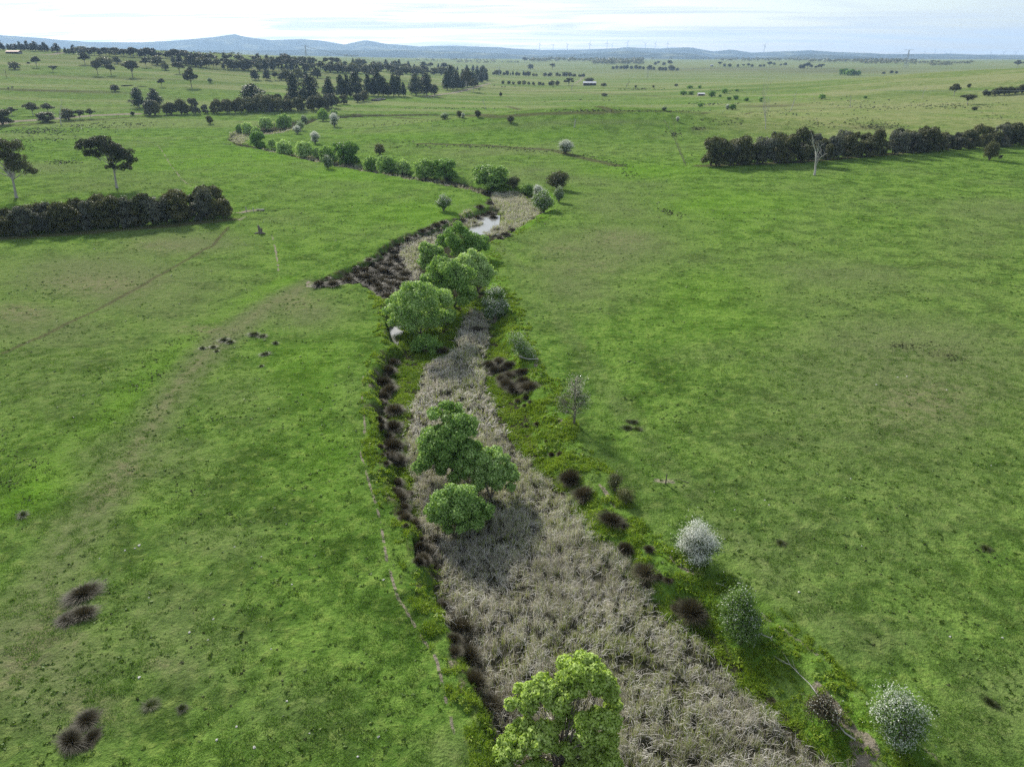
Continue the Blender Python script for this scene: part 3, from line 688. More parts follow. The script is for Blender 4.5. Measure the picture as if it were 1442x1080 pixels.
# ------------------------------------------------------------------ shared prototypes
PR = {}
def proto(key, kind, seeds, H, Wd, n, leaf, mats, parts=True, blossom=0):
    PR[key] = [tree_proto(key, kind, rgn(s), H, Wd, n, leaf, mats=mats, parts=parts, blossom=blossom) for s in seeds]
proto('dome_mid', 'dome', (31,32,33), 6, 6.6, 9000, .17, WM)
proto('dome_dark', 'dome', (34,35), 6, 6.6, 8000, .18, WD)
proto('haw_mid', 'haw', (36,37), 4.5, 4.6, 6500, .12, HG, blossom=.3)
proto('haw_white', 'haw', (38,), 4.5, 4.6, 6500, .12, HW, blossom=.9)
proto('haw_dark', 'haw', (39,40), 4.5, 4.8, 6500, .12, ('belt','bark'), blossom=0)
proto('shrub_belt', 'shrub', (41,42,43,44,45), 9, 8, 11000, .21, ('belt','bark'))
proto('belt_olive', 'shrub', (46,47,48), 8, 8, 9000, .21, ('belt_olive','bark'))
proto('belt_grey', 'shrub', (49,50,58), 8.5, 7.5, 9000, .21, ('belt_grey','bark'))
proto('euc_mid', 'euc', (51,52,53), 14, 15, 7500, .27, ('euc','palebark'))
proto('euc_far', 'euc', (54,55,56,57), 13, 13, 1500, .6, ('euc','bark'), parts=False)
proto('pine_mid', 'pine', (61,62,63,64), 20, 11, 6500, .42, ('pine','bark'))
proto('pine_far', 'pine', (65,66,67), 17, 9, 1200, .8, ('pine','bark'), parts=False)
proto('round_far', 'dome', (71,72,73), 9, 10, 1300, .5, ('belt','bark'), parts=False)
proto('round_green', 'dome', (74,75), 7, 8, 1800, .36, ('willow_dark','bark'), parts=False)
def T(key, u, vb, hpx, name, label, cat='tree', group=None, wf=1., i=None, rot=None, parts=None):
    P = hit(u, vb); d = PR[key][rng.integers(len(PR[key])) if i is None else i % len(PR[key])]
    H = hpx*vpp(P, vb); s = H/d['H']
    wpx = None
    pt = d['whole'] is None
    return put_tree(name, d, P, (s*wf, s*wf, s), label, cat, group, rot=rot, parts=pt)
def W_(key, u, vb, hpx, wpx, name, label, **k):
    P = hit(u, vb); d = PR[key][0]; s = hpx*vpp(P, vb)/d['H']; w = wpx*mpp(P)/d['W']
    return T(key, u, vb, hpx, name, label, wf=w/s, **k)
# willows along the far meander
for a in [
 ('dome_mid',690,266,37,58,'willow','broad dark green willow where the creek turns, left of the reed flat'),
 ('dome_dark',628,253,32,38,'willow','right half of the paired willows on the creek beyond the green tongue of pasture'),
 ('dome_mid',600,254,33,36,'willow','left half of the paired willows on the creek beyond the green tongue of pasture'),
 ('dome_mid',568,247,24,26,'willow','small willow just left of the paired willows on the creek'),
 ('dome_mid',545,246,30,34,'willow','willow standing between the dark broad willow and the paired ones'),
 ('dome_mid',523,242,24,24,'willow','low willow at the left end of the second creek group'),
 ('dome_dark',490,233,35,40,'willow','dense dark willow in the middle of the meander group'),
 ('dome_mid',463,231,28,26,'willow','pale willow touching the left side of the dense dark willow'),
 ('dome_mid',430,223,26,27,'willow','rounded willow third from the left on the near arm of the meander'),
 ('dome_mid',402,218,24,26,'willow','rounded willow second from the left on the near arm of the meander'),
 ('dome_dark',363,210,27,25,'willow','single round willow at the left bend of the creek'),
 ('dome_mid',400,183,24,25,'willow','tall bright willow on the far arm of the meander'),
 ('dome_mid',375,184,20,22,'willow','willow left of the tall bright one on the far arm'),
 ('dome_mid',350,191,20,18,'willow','pale willow above the bare mud at the meander bend'),
 ('dome_mid',339,188,14,14,'willow','smallest pale willow at the outer edge of the meander bend'),
 ('dome_mid',361,193,15,16,'willow','pale low willow between the bend willows'),
 ('dome_mid',455,171,20,17,'willow','willow at the upper end of the creek group near the shadowy tree belt'),
 ('dome_mid',471,167,13,12,'willow','yellow-green willow behind the white hawthorn at the upper end'),
 ('dome_mid',447,222,17,14,'willow','small yellowish willow between the rounded and pale willows'),
 ('dome_mid',383,208,13,12,'willow','low bush-like willow right of the single round willow'),
 ]: W_(*a)
for a in [
 ('haw_mid',462,238,20,15,'hawthorn','small hawthorn on a short trunk at the pasture edge below the meander group'),
 ('haw_white',471,179,20,14,'hawthorn','whitish hawthorn alone on the grass at the upper end of the creek'),
 ('haw_mid',429,176,14,10,'hawthorn','small grey-green hawthorn on the dark drain near the upper creek'),
 ('haw_white',419,189,12,13,'hawthorn','low whitish hawthorn at the right end of the far meander arm'),
 ('haw_mid',423,184,14,13,'hawthorn','grey-green hawthorn behind the low whitish one on the far arm'),
 ('haw_white',444,203,18,14,'hawthorn','silver-grey hawthorn inside the meander loop'),
 ('haw_dark',535,218,16,17,'hawthorn','dark hawthorn standing behind the second creek group'),
 ('haw_mid',625,297,25,22,'hawthorn','lone grey hawthorn on the green tongue of pasture'),
 ('haw_white',796,217,20,23,'hawthorn','lone white hawthorn by the line of dark rushes'),
 ('haw_dark',785,267,26,34,'hawthorn','dark green round tree on the right edge of the reed flat'),
 ('haw_mid',787,285,24,16,'hawthorn','slim tree on a thin trunk in front of the dark round tree'),
 ('haw_mid',765,300,34,30,'hawthorn','full grey-green hawthorn leaning over the right edge of the reed flat'),
 ('haw_white',757,278,18,16,'hawthorn','white-topped hawthorn behind the grey-green one by the reed flat'),
 ('haw_dark',723,267,16,20,'hawthorn','low dark bush right of the broad willow at the creek turn'),
 ('dome_mid',742,272,15,20,'shrub','yellow-green bush between the reed flat hawthorns and the low dark bush'),
 ('haw_dark',719,173,10,12,'hawthorn','small dark round tree on the middle paddock left of the mound'),
 ('haw_dark',673,166,11,10,'hawthorn','small dark tree on the drain line in the middle paddock'),
 ('haw_dark',647,166,10,9,'hawthorn','dark one of two touching small trees on the middle paddock drain'),
 ('haw_white',652,167,8,6,'hawthorn','pale one of two touching small trees on the middle paddock drain'),
 ('haw_mid',626,168,9,14,'shrub','low pale bush left of the touching pair on the drain'),
 ('haw_dark',296,175,12,11,'shrub','lone small bush on the grass before the roadside tree belt'),
 ('haw_dark',1393,226,26,22,'shrub','dark yellowish cone-shaped bush in front of the right belt'),
 ('haw_white',954,172,8,6,'shrub','small pale bush at the foot of the dry slope'),
 ('haw_mid',935,156,6,9,'shrub','small bush on the long drain right of the mound'),
 ]: W_(*a, cat='bush' if a[5] == 'shrub' else 'tree')
# ------------------------------------------------------------------ the two big gums at left
def gum(seed, base, lobes, mats, label, fork=.4):
    P = hit(*base); k = mpp(P); kv = vpp(P, base[1]); rg = rgn(seed); gt = G(); gl = G(); L = []
    for u, v, ru, rv, dy in lobes:
        L.append(((u-base[0])*k, dy, (base[1]-v)*kv, ru*k, rv*kv))
    H = max(l[2] for l in L)
    fz = H*fork; top = (.02*H, 0, fz)
    gt.tube([(0,0,-.4), (-.01*H,0,.6), (0,.1,fz*.5), top], [H*.045, H*.027, H*.022, H*.019], 9)
    L = [(a_, b_, c_, d_, e_*1.25) for a_, b_, c_, d_, e_ in L]
    P1, N, C2 = crown_pts(rg, L, 26000, 14, .38, up=.1, inner=.15)
    for l in L:
        limbs(gt, rg, top, [l[:3]], H*.013, n=6)
    for c in C2[::2]:
        l = L[int(np.argmin([np.linalg.norm(np.array(q[:3])-c[:3]) for q in L]))]
        m_ = np.array(top)*.4+np.array(l[:3])*.6
        limbs(gt, rg, m_, [c[:3]], H*.005, n=4)
    gl.leaves(P1, N+1.0*unit(len(P1), rg), .17, rg)
    e = tag(empty('gum_tree', loc=(P[0], P[1], P[2])), label, 'tree', 'big gum trees')
    ob('crown', gl.mesh('gum_crown', [M['euc']]), parent=e); ob('trunk', gt.mesh('gum_trunk', [M['palebark']], True), parent=e)
gum(81, (165,265), [(134,207,13,6,0),(148,206,13,8,1.5),(163,204,13,8,-.5),(174,212,13,9,-1.5),(185,220,12,8,0),(172,225,12,9,2),(192,230,8,6,1),(143,219,9,6,-1),(156,218,10,8,1),(182,237,9,5,1),(165,236,7,4,-1)], 0, 'gum tree with spreading flat crown and forked pale trunk behind the left belt')
gum(82, (24,279), [(-4,208,15,8,0),(12,209,15,8,1),(28,209,15,7,1.5),(40,211,10,5,0),(4,222,15,9,-1.5),(20,224,12,8,1),(32,229,13,9,1),(44,237,12,7,-1),(54,243,8,4,0),(20,238,10,6,2),(-20,215,16,9,0),(-6,236,10,5,0)], 0, 'gum tree cut by the left edge, tall dark trunk above the left belt', fork=.36)
# ------------------------------------------------------------------ shrub belts
def belt(keys, line, n, h0, h1, name, label, cat, group, rows=1, rowpx=0, wf=(.9, 1.25), jit=.35):
    line = np.array(line, float); seg = np.r_[0, np.cumsum(np.hypot(*np.diff(line, axis=0).T))]
    for r_ in range(rows):
        for i in range(n):
            s = (i+.5*(r_ % 2)+rng.uniform(-jit, jit)+.5)/n*seg[-1]
            u = np.interp(s, seg, line[:, 0]); v = np.interp(s, seg, line[:, 1])-r_*rowpx
            t = s/seg[-1]; h = (h0+(h1-h0)*t)*rng.uniform(.58, 1.16)
            key = keys[rng.integers(len(keys))]
            T(key, u, v, h, name, label, cat, group, wf=rng.uniform(*wf))
belt(['shrub_belt','belt_olive','belt_olive','belt_grey'], [(-16,334),(130,323),(250,313),(322,306)], 27, 38, 40, 'belt_shrub', 'dark olive shrub in the solid shelter belt at left, below the two gums', 'shrub', 'shrubs of the left shelter belt', wf=(.7,1.15))
belt(['shrub_belt','belt_olive','belt_olive','belt_grey'], [(-8,326),(130,315),(250,305),(315,299)], 18, 34, 38, 'belt_shrub', 'dark olive shrub in the solid shelter belt at left, below the two gums', 'shrub', 'shrubs of the left shelter belt', wf=(.7,1.15))
belt(['shrub_belt','shrub_belt','belt_olive','belt_grey'], [(992,235),(1114,229),(1253,219),(1360,210),(1455,203)], 36, 39, 30, 'belt_shrub', 'blackish green shrub in the long shelter belt across the right pasture', 'shrub', 'shrubs of the right shelter belt', wf=(.7,1.15))
belt(['shrub_belt','shrub_belt','belt_olive','belt_grey'], [(1000,229),(1114,223),(1253,213),(1360,205),(1455,198)], 24, 36, 29, 'belt_shrub', 'blackish green shrub in the long shelter belt across the right pasture', 'shrub', 'shrubs of the right shelter belt', wf=(.7,1.15))
T('shrub_belt', 1124, 229, 51, 'belt_tree', 'tallest pointed tree of the right shelter belt, left of the bare white trunk', wf=.7)
T('shrub_belt', 1424, 206, 33, 'belt_tree', 'tall domed tree at the right end of the right shelter belt', wf=1.0)
# roadside shrubs and pines
belt(['shrub_belt','haw_dark','belt_grey','belt_olive'], [(206,163),(260,161),(345,159),(440,156),(475,151)], 25, 20, 23, 'roadside_shrub', 'dark shrub in the thick roadside belt behind the creek meander', 'shrub', 'roadside belt shrubs', wf=(.75,1.15))
belt(['shrub_belt','haw_dark','belt_grey'], [(345,157),(440,153),(480,148),(520,142)], 13, 22, 16, 'roadside_shrub', 'dark shrub in the thick roadside belt behind the creek meander', 'shrub', 'roadside belt shrubs', wf=(.8,1.2))
for a in [('pine_mid',196,152,28,21,'left dark pine of the pair rising from the roadside shrubs'),('pine_mid',219,150,24,22,'right, lower pine of the pair rising from the roadside shrubs'),
 ('pine_mid',357,152,33,36,'broad rounded dark pine standing alone behind the roadside belt'),
 ('pine_mid',415,146,40,23,'left pine of the tall dark pair in the middle of the roadside belt'),('pine_mid',438,146,40,30,'right pine of the tall dark pair in the middle of the roadside belt'),
 ('pine_mid',464,140,30,20,'greyish pine just left of the close pine group by the road'),('pine_mid',481,138,32,16,'leftmost slim pine of the close pine group by the road'),('pine_mid',490,138,31,14,'second slim pine of the close pine group by the road'),
 ('pine_mid',502,138,37,21,'tallest pine of the close pine group by the road'),
 ('pine_mid',586,135,30,22,'left pine of the detached pair right of the pine row'),('pine_mid',601,135,31,22,'right pine of the detached pair right of the pine row'),
 ('haw_dark',612,134,15,12,'small bush-like tree at the foot of the detached pine pair'),
 ('euc_mid',657,129,29,16,'gum tree with pale trunk in front of the dark pine block by the road'),('euc_mid',667,131,20,15,'lower leaning gum in front of the dark pine block by the road')]:
    W_(a[0], a[1], a[2], a[3], a[4], 'pine_tree' if 'pine' in a[0] else ('shrub' if 'haw' in a[0] else 'gum_tree'), a[5], cat='tree')
belt(['pine_mid'], [(515,135),(545,136),(572,136)], 8, 36, 27, 'pine_tree', 'dark pine in the even row planted beside the road', 'tree', 'pines of the even row', wf=(.85,1.15), jit=.15)
belt(['pine_mid'], [(627,128),(650,126),(688,114)], 9, 29, 17, 'pine_tree', 'dark pine in the dense block where the road bends', 'tree', 'pines of the block at the bend', wf=(1.1,1.4), jit=.2)
belt(['pine_mid'], [(632,123),(655,120),(684,112)], 6, 27, 17, 'pine_tree', 'dark pine in the dense block where the road bends', 'tree', 'pines of the block at the bend', wf=(1.1,1.4), jit=.2)
for u, v, h, w, l in [(360,113,14,13,'small pine left of the group behind the roadside pines'),(376,113,15,12,'second small pine left of the group behind the roadside pines')]:
    W_('pine_far', u, v, h, w, 'pine_tree', l)
belt(['pine_far','euc_far','round_far'], [(386,113),(410,113),(450,110)], 9, 16, 15, 'tree', 'dark tree in the loose group behind the tall pine pair', 'tree', 'loose group behind the pines', wf=(.8,1.2))
for u, v, h, w, l in [(562,113,14,15,'small rounded gum on the slope above the pine row'),(528,111,13,20,'dark tree cluster crown above the pine row, left of the small rounded gum')]:
    W_('euc_far', u, v, h, w, 'gum_tree', l)
# left roadside
for k, u, v, h, w, l in [('shrub_belt',6,176,22,26,'big dark shrub at the left edge by the road'),('euc_mid',17,163,12,16,'grey gum crown behind the big dark shrub at the left edge'),
 ('euc_mid',47,163,18,21,'left gum of the pair beside the pale dead tree by the road'),('euc_mid',68,160,14,20,'right gum of the pair beside the pale dead tree by the road'),
 ('shrub_belt',66,172,14,28,'dark thicket shrub at the foot of the roadside gums'),('shrub_belt',97,169,16,20,'dark shrub right of the pale dead tree by the road'),
 ('euc_mid',113,168,13,16,'small gum by the road, third from the right end of the line'),('euc_mid',128,167,14,13,'small gum at the right end of the roadside line'),('haw_dark',187,163,6,7,'small dark bush at the end of the visible road')]:
    W_(k, u, v, h, w, 'shrub' if ('shrub' in k or 'haw' in k) else 'gum_tree', l)
# individually standing trees on the left rise
for k, u, v, h, w, l in [('round_far',21,98,12,17,'round dark tree low on the far left slope'),('euc_far',52,95,15,13,'gum above and right of the round dark tree at far left'),('euc_far',75,102,9,13,'squat gum on the far left slope, right of the first two'),
 ('round_far',40,90,3,6,'tiny bush near the red-roofed shed'),('euc_far',120,91,16,17,'gum standing just below the hill pine belt'),('euc_far',138,106,20,16,'tall gum on the left of the dark hillside cluster'),('round_far',148,93,15,24,'dense dark crown in the hillside cluster left of the big gum'),
 ('euc_far',157,106,15,14,'lower gum right of the tall gum in the hillside cluster'),('round_far',165,90,11,14,'dark crown at the right end of the hillside cluster'),
 ('euc_far',187,109,23,23,'big full-crowned gum alone on the left hillside'),('euc_far',206,95,14,16,'gum with pale trunk above and right of the big full-crowned gum'),('round_far',222,92,14,20,'wide dark tree touching the hill wood'),
 ('round_far',233,99,11,13,'round dark tree below the wide one on the hillside'),('euc_far',253,104,16,20,'gum with visible trunk left of the tall gum below the wood'),('euc_far',270,124,25,22,'tall gum standing forward of the hill wood'),
 ('euc_far',268,107,12,10,'small gum directly behind the tall forward gum'),('euc_far',228,123,12,11,'lone small gum on the open slope near the pond'),('haw_dark',162,129,10,14,'scraggy grey bush beside the small white pool'),
 ('haw_mid',296,117,8,8,'small pale tree on the slope right of the tall forward gum'),('euc_far',358,113,13,9,'dark narrow tree at the left of the loose group')]:
    W_(k, u, v, h, w, 'gum_tree' if k == 'euc_far' else 'tree', l)
# centre and right distance
for k, u, v, h, w, l in [('round_far',705,136,7,5,'small dark tree on the paddock below the cattle'),('round_far',747,98,8,10,'round tree above the first planted row in the centre'),('euc_far',778,99,9,9,'gum above the gap between the planted rows'),
 ('euc_far',739,89,8,8,'gum on the pale slope left of centre'),('euc_far',801,121,11,15,'brownish gum at the left of the long white shed'),('round_far',850,122,5,10,'low dark bush right of the long white shed'),
 ('round_far',851,136,5,10,'wide bush alone on the middle paddock below the shed'),('round_far',830,116,7,15,'trees in one clump right behind the long white shed'),('round_green',962,134,7,12,'dark bush at the left of the small pump shed'),
 ('round_green',973,134,6,9,'dark bush between the left bush and the small pump shed'),('round_green',985,125,5,6,'small round bush above the pump shed'),('round_green',971,125,5,10,'pair-like bush on the ditch above the pump shed'),
 ('round_green',1002,137,9,11,'bush touching the right side of the small pump shed'),('round_green',1020,132,8,10,'round bush right of the pump shed'),('round_green',1014,137,4,5,'small bush between the pump shed bush and the round one'),
 ('round_green',1037,129,4,7,'small bush on the far ditch'),('round_green',1026,141,5,8,'left one of the low bushes on the bend of the far ditch'),('round_green',1036,141,7,9,'taller low bush on the bend of the far ditch'),('round_green',1051,143,6,8,'last bush along the bend of the far ditch'),
 ('round_green',1031,155,9,11,'dark bush where the middle ditch widens'),('round_green',986,151,7,9,'bush at the left of the widened middle ditch'),('haw_white',1024,155,8,6,'pale bush touching the dark one at the widened ditch'),
 ('round_green',1157,140,8,11,'round bush on the green flat before the right hill'),('round_green',1218,139,4,6,'small bush on the right hill foot'),('round_green',1071,144,8,7,'small bush beside the tall bare tree'),('round_green',1051,143,4,5,'tiny bush left of the tall bare tree on the flat'),
 ('euc_mid',1343,136,18,17,'dark gum on the brow of the right hill'),('euc_mid',1362,147,14,20,'wide low gum below the dark gum on the right hill'),('haw_dark',1372,156,6,9,'small bush below the gums on the right hill'),('haw_dark',1364,124,6,6,'little bush right of the dark gum on the right hill'),
 ('euc_mid',1432,96,11,12,'gum breaking the skyline at the right edge'),('round_far',1244,105,4,6,'left small tree on the crest of the right hill'),('round_far',1255,104,5,6,'middle small tree on the crest of the right hill'),('round_far',1262,104,4,5,'right small tree on the crest of the right hill'),
 ('round_far',895,124,4,4,'tiny bush on the brown ditch bank, left one'),('round_far',920,124,4,4,'tiny bush on the brown ditch bank, right one'),('round_far',952,122,4,6,'small bush above the dark bushes on the far ditch')]:
    W_(k, u, v, h, w, 'gum_tree' if 'euc' in k else ('bush' if 'bush' in l else 'tree'), l, cat='bush' if 'bush' in l else 'tree')
belt(['round_green'], [(1182,106),(1196,107),(1210,107)], 6, 11, 10, 'tree', 'bluish green tree in the compact clump on the flat left of the hill crest', 'tree', 'compact clump on the flat', wf=(.7,.9))
belt(['round_far','haw_dark'], [(1380,136),(1400,135),(1450,131)], 9, 10, 12, 'belt_shrub', 'dark shrub in the belt on the right hillside under the power line', 'shrub', 'belt on the right hillside', wf=(.9,1.2))
belt(['round_far'], [(707,119),(770,121),(790,121)], 12, 6, 7, 'tree', 'dark tree in the planted row left of the long shed', 'tree', 'planted row by the shed', wf=(.8,1.1))
belt(['round_far'], [(766,108),(778,108)], 3, 7, 7, 'tree', 'dark tree in the short planted row in the centre distance', 'tree', 'short planted row')
belt(['round_far'], [(783,108),(825,109)], 10, 7, 5, 'tree', 'dark tree in the planted row right of the short one', 'tree', 'second planted row', wf=(.8,1.1))
belt(['pine_far','round_far'], [(692,106),(757,108)], 14, 8, 6, 'tree', 'dark tree in the long planted row right of the pine block', 'tree', 'long planted row', wf=(.9,1.1))
belt(['round_far'], [(860,98),(900,98),(930,100),(957,100)], 18, 6, 8, 'tree', 'dark tree in the long grove of the centre distance', 'tree', 'centre distance grove', wf=(.9,1.2))
belt(['round_far','euc_far'], [(918,92),(945,93)], 4, 7, 8, 'tree', 'gum just behind the long grove of the centre distance', 'tree', 'gums behind the grove')
belt(['round_far','euc_far'], [(1008,94),(1030,95),(1052,95),(1068,95),(1090,94),(1112,95)], 13, 7, 6, 'tree', 'dark tree scattered along the far flat right of centre', 'tree', 'scattered line on the far flat', wf=(.9,1.3))
belt(['round_far','euc_far'], [(1125,97),(1160,98)], 7, 8, 7, 'tree', 'tree of the loose grove before the lattice tower', 'tree', 'grove before the tower', wf=(.9,1.3))
# hill woods on the left: every tree of the near edge for itself
belt(['pine_far'], [(-8,71),(40,72),(82,74)], 16, 16, 11, 'pine_tree', 'pine in the dense belt along the top of the left hill', 'tree', 'hilltop pine belt', wf=(1.3,1.9), jit=.25)
belt(['pine_far','euc_far'], [(88,76),(150,79),(220,82),(300,86)], 30, 12, 12, 'tree', 'dark tree in the long belt right of the hill road', 'tree', 'long belt right of the hill road', wf=(1.3,2.0))
belt(['euc_far','round_far','pine_far'], [(240,90),(300,97),(345,99)], 18, 14, 14, 'gum_tree', 'dark gum in the hill wood behind the tall forward gum', 'tree', 'hill wood', wf=(.9,1.4), rows=1)
belt(['euc_far','round_far'], [(255,84),(300,91),(345,93),(400,96)], 16, 11, 13, 'gum_tree', 'dark gum in the hill wood behind the tall forward gum', 'tree', 'hill wood', wf=(.9,1.4))
belt(['euc_far','round_far','pine_far'], [(340,99),(400,101),(460,102),(520,104)], 30, 14, 13, 'gum_tree', 'gum in the broad wood above the roadside pines', 'tree', 'broad wood', wf=(.9,1.4))
belt(['euc_far','pine_far','round_far'], [(340,87),(400,90),(470,93),(560,97)], 22, 12, 11, 'gum_tree', 'gum in the broad wood above the roadside pines', 'tree', 'broad wood', wf=(.9,1.4))
belt(['euc_far','round_far'], [(540,103),(600,106),(630,106)], 12, 12, 12, 'gum_tree', 'gum in the wood left of the pine block', 'tree', 'wood left of the pine block', wf=(1,1.4))
belt(['euc_far','pine_far'], [(560,95),(620,99),(690,103)], 13, 10, 9, 'gum_tree', 'gum in the wood left of the pine block', 'tree', 'wood left of the pine block', wf=(1,1.4))
belt(['euc_far','round_far'], [(395,95),(450,98),(520,100),(600,104)], 24, 11, 11, 'gum_tree', 'gum in the broad wood above the roadside pines', 'tree', 'broad wood', wf=(1.1, 1.8))
belt(['round_far','euc_far','pine_far'], [(95,73),(160,77),(230,80),(330,84),(420,88)], 32, 9, 10, 'tree', 'dark tree in the long belt right of the hill road', 'tree', 'long belt right of the hill road', wf=(1.3, 2.2))
# far woods that read as one mass
def wood(items, label):
    g = G(); rg = rgn(501)
    for (u0, u1, va, vb, n, h, w) in items:
        us_ = rg.uniform(u0, u1, n); vs_ = rg.uniform(va, vb, n)
        for P, v in zip(hits(us_, vs_), vs_):
            if P[1] > 9400: continue
            H = min(h*rg.uniform(.7, 1.25)*vpp(P, v), 34); W0 = H*w*rg.uniform(.8, 1.3)
            k = 26; d = unit(k, rg); d[:, 2] = np.abs(d[:, 2])*1.0-.15
            Pp = P+np.array([0, 0, H*.5])+d*np.array([W0/2, W0/2, H*.5])*rg.uniform(.6, 1, k)[:, None]
            g.leaves(Pp, d+.4*unit(k, rg), H*.20, rg, .8)
            g.tube([P-[0, 0, .5], P+[0, 0, H*.5]], [H*.03, H*.02], 4)
    tag(ob('woodland', g.mesh('woodland', [M['belt']])), label, 'woodland', kind='stuff')
wood([(740,905,85,88,150,4.5,1.3),(835,905,88.5,91.5,110,5,1.2),(690,760,78,81,40,3,1.4),(905,1010,82,85,60,3.2,1.4),(1010,1140,84,87,120,3.2,1.4),(780,1000,79,81,120,2.2,1.6),
      (1140,1290,86,89,150,4,1.4),(1210,1370,88,91,130,3.2,1.5),(1290,1442,82,84,90,2.2,1.7),(1060,1290,81,83,120,2,1.7),(1310,1340,91,93,40,3,1.4),(1000,1100,79,81,60,2,1.6),(1150,1210,80,81,50,2.4,1.6),
      (450,540,78,80,60,2.4,1.7),(290,450,76,78,90,2.6,1.6),(200,330,73,75,60,2.4,1.6),(540,740,80,82,100,2.4,1.6),(485,505,79,81,40,4,1.2),(290,320,72,75,40,4,1.2),(640,730,88,90,30,3,1.3),(0,60,66,68,30,2,1.6),(580,700,85,87,40,2.6,1.4)],
     'far dark woods in bands across the distant plain below the hills')
# ------------------------------------------------------------------ bare trees
def bare(rg, H, spread, r0, m='deadwood', levels=3, fork=.35, lean=0, nb=(2, 4)):
    g = G()
    def br(p, d, L, r, lv):
        k = 5; pts = [p]; dd = d.copy()
        for i in range(k):
            dd = dd+rg.normal(size=3)*.10; dd[2] += .03; dd /= np.linalg.norm(dd); pts.append(pts[-1]+dd*L/k)
        g.tube(pts, np.linspace(r, r*.42, k+1), 7 if lv == 0 else 4)
        if lv < levels:
            for j in range(rg.integers(*nb)+(1 if lv == 0 else 0)):
                t = rg.integers(2, k+1) if lv else rg.integers(int(k*fork)+1, k+1)
                a = rg.uniform(0, 6.28); nd_ = dd*.75+np.array([math.cos(a), math.sin(a), .15])*spread; nd_ /= np.linalg.norm(nd_)
                br(pts[t], nd_, L*rg.uniform(.45, .68), r*.5, lv+1)
    br(np.array([0, 0, -.2]), np.array([lean, 0, 1.])/math.hypot(1, lean), H*.58, r0, 0)
    return g.mesh('bare_tree', [M[m]], True)
def put_bare(seed, u, v, hpx, r, label, spread=.7, m='deadwood', lean=0, name='dead_tree', fork=.35, levels=3, nb=(2, 4)):
    P = hit(u, v); H = hpx*vpp(P, v); me = bare(rgn(seed), H, spread, r, m, lean=lean, fork=fork, levels=levels, nb=nb)
    zs = np.empty(len(me.vertices)*3, np.float32); me.vertices.foreach_get('co', zs); top = zs[2::3].max()
    tag(ob(name, me, loc=(P[0], P[1], P[2]-.1), sc=H/top), label, 'tree')
put_bare(91, 1147, 247, 60, .42, 'bare white dead tree in front of the right shelter belt', .75)
put_bare(192, 1078, 182, 84, .26, 'very tall thin bare tree above the left end of the right belt', .28, nb=(3, 6), fork=.05, levels=3)
put_bare(93, 86, 176, 38, .35, 'pale leafless tree by the road at the left', .6)
put_bare(94, 1113, 157, 30, .22, 'slim leaning bare tree on the flat right of the tall one', .3, lean=.15, levels=2)
put_bare(95, 808, 180, 13, .2, 'leaning bare stem on the green mound', .2, lean=.4, levels=1)
put_bare(96, 684, 155, 17, .18, 'thin bare tree in the middle paddock at left', .3, levels=2)
put_bare(97, 1197, 152, 17, .2, 'thin bare stem at the foot of the right hill', .2, levels=1)
put_bare(98, 1299, 137, 17, .2, 'pale forked dead tree on the right hill', .6, levels=2)
put_bare(99, 805, 128, 11, .25, 'dead trunk below the long white shed', .3, levels=1)
put_bare(100, 882, 124, 11, .3, 'leaning tree with a small crown right of the shed', .5, lean=.3, levels=2, m='bark')
put_bare(101, 10, 110, 15, .25, 'leafless grey tree at the far left edge of the slope', .5, m='bark', levels=2)
# half-dead hawthorn
P = hit(808, 598); kk = mpp(P)
e = tag(empty('hawthorn', loc=(P[0], P[1], P[2]-.1)), 'half-dead hawthorn with bare grey top and few pale leaves on the right bank', 'tree')
g = G(); rg = rgn(120); H = 76*kk*.98
g.tube([(0,0,0),(.1,0,H*.3),(0,.1,H*.6),(-.05,0,H)], [.16,.12,.08,.02], 7)
tips = []
for i in range(46):
    z = H*rg.uniform(.2, .96); a = rg.uniform(0, 6.28); l = (2.0 if z < H*.6 else 1.0)*rg.uniform(.6, 1.1)
    p0 = np.array([0, 0, z]); p1 = p0+np.array([math.cos(a)*l, math.sin(a)*l, l*.5]); pm = (p0+p1)/2+rg.normal(size=3)*.12
    g.tube([p0, pm, p1], [.04, .028, .012], 4); tips += [pm, p1]
    for j in range(5):
        q = p1+rg.normal(size=3)*.35; g.tube([pm, q], [.018, .007], 4); tips.append(q)
ob('trunk', g.mesh('twiggy_trunk', [M['bark']], True), parent=e)
tips = np.array(tips); g = G(); lo = tips[tips[:, 2] < H*.72]; Pp = np.repeat(lo, 26, 0)+rg.normal(size=(len(lo)*26, 3))*.2
g.leaves(Pp, unit(len(Pp), rg), .05, rg); ob('crown', g.mesh('sparse_crown', [M['haw']]), parent=e)
g = G(); Pp = np.repeat(tips, 5, 0)+rg.normal(size=(len(tips)*5, 3))*.2; g.leaves(Pp, unit(len(Pp), rg), .045, rg); ob('twigs', g.mesh('dry_twigs', [M['reed']]), parent=e)
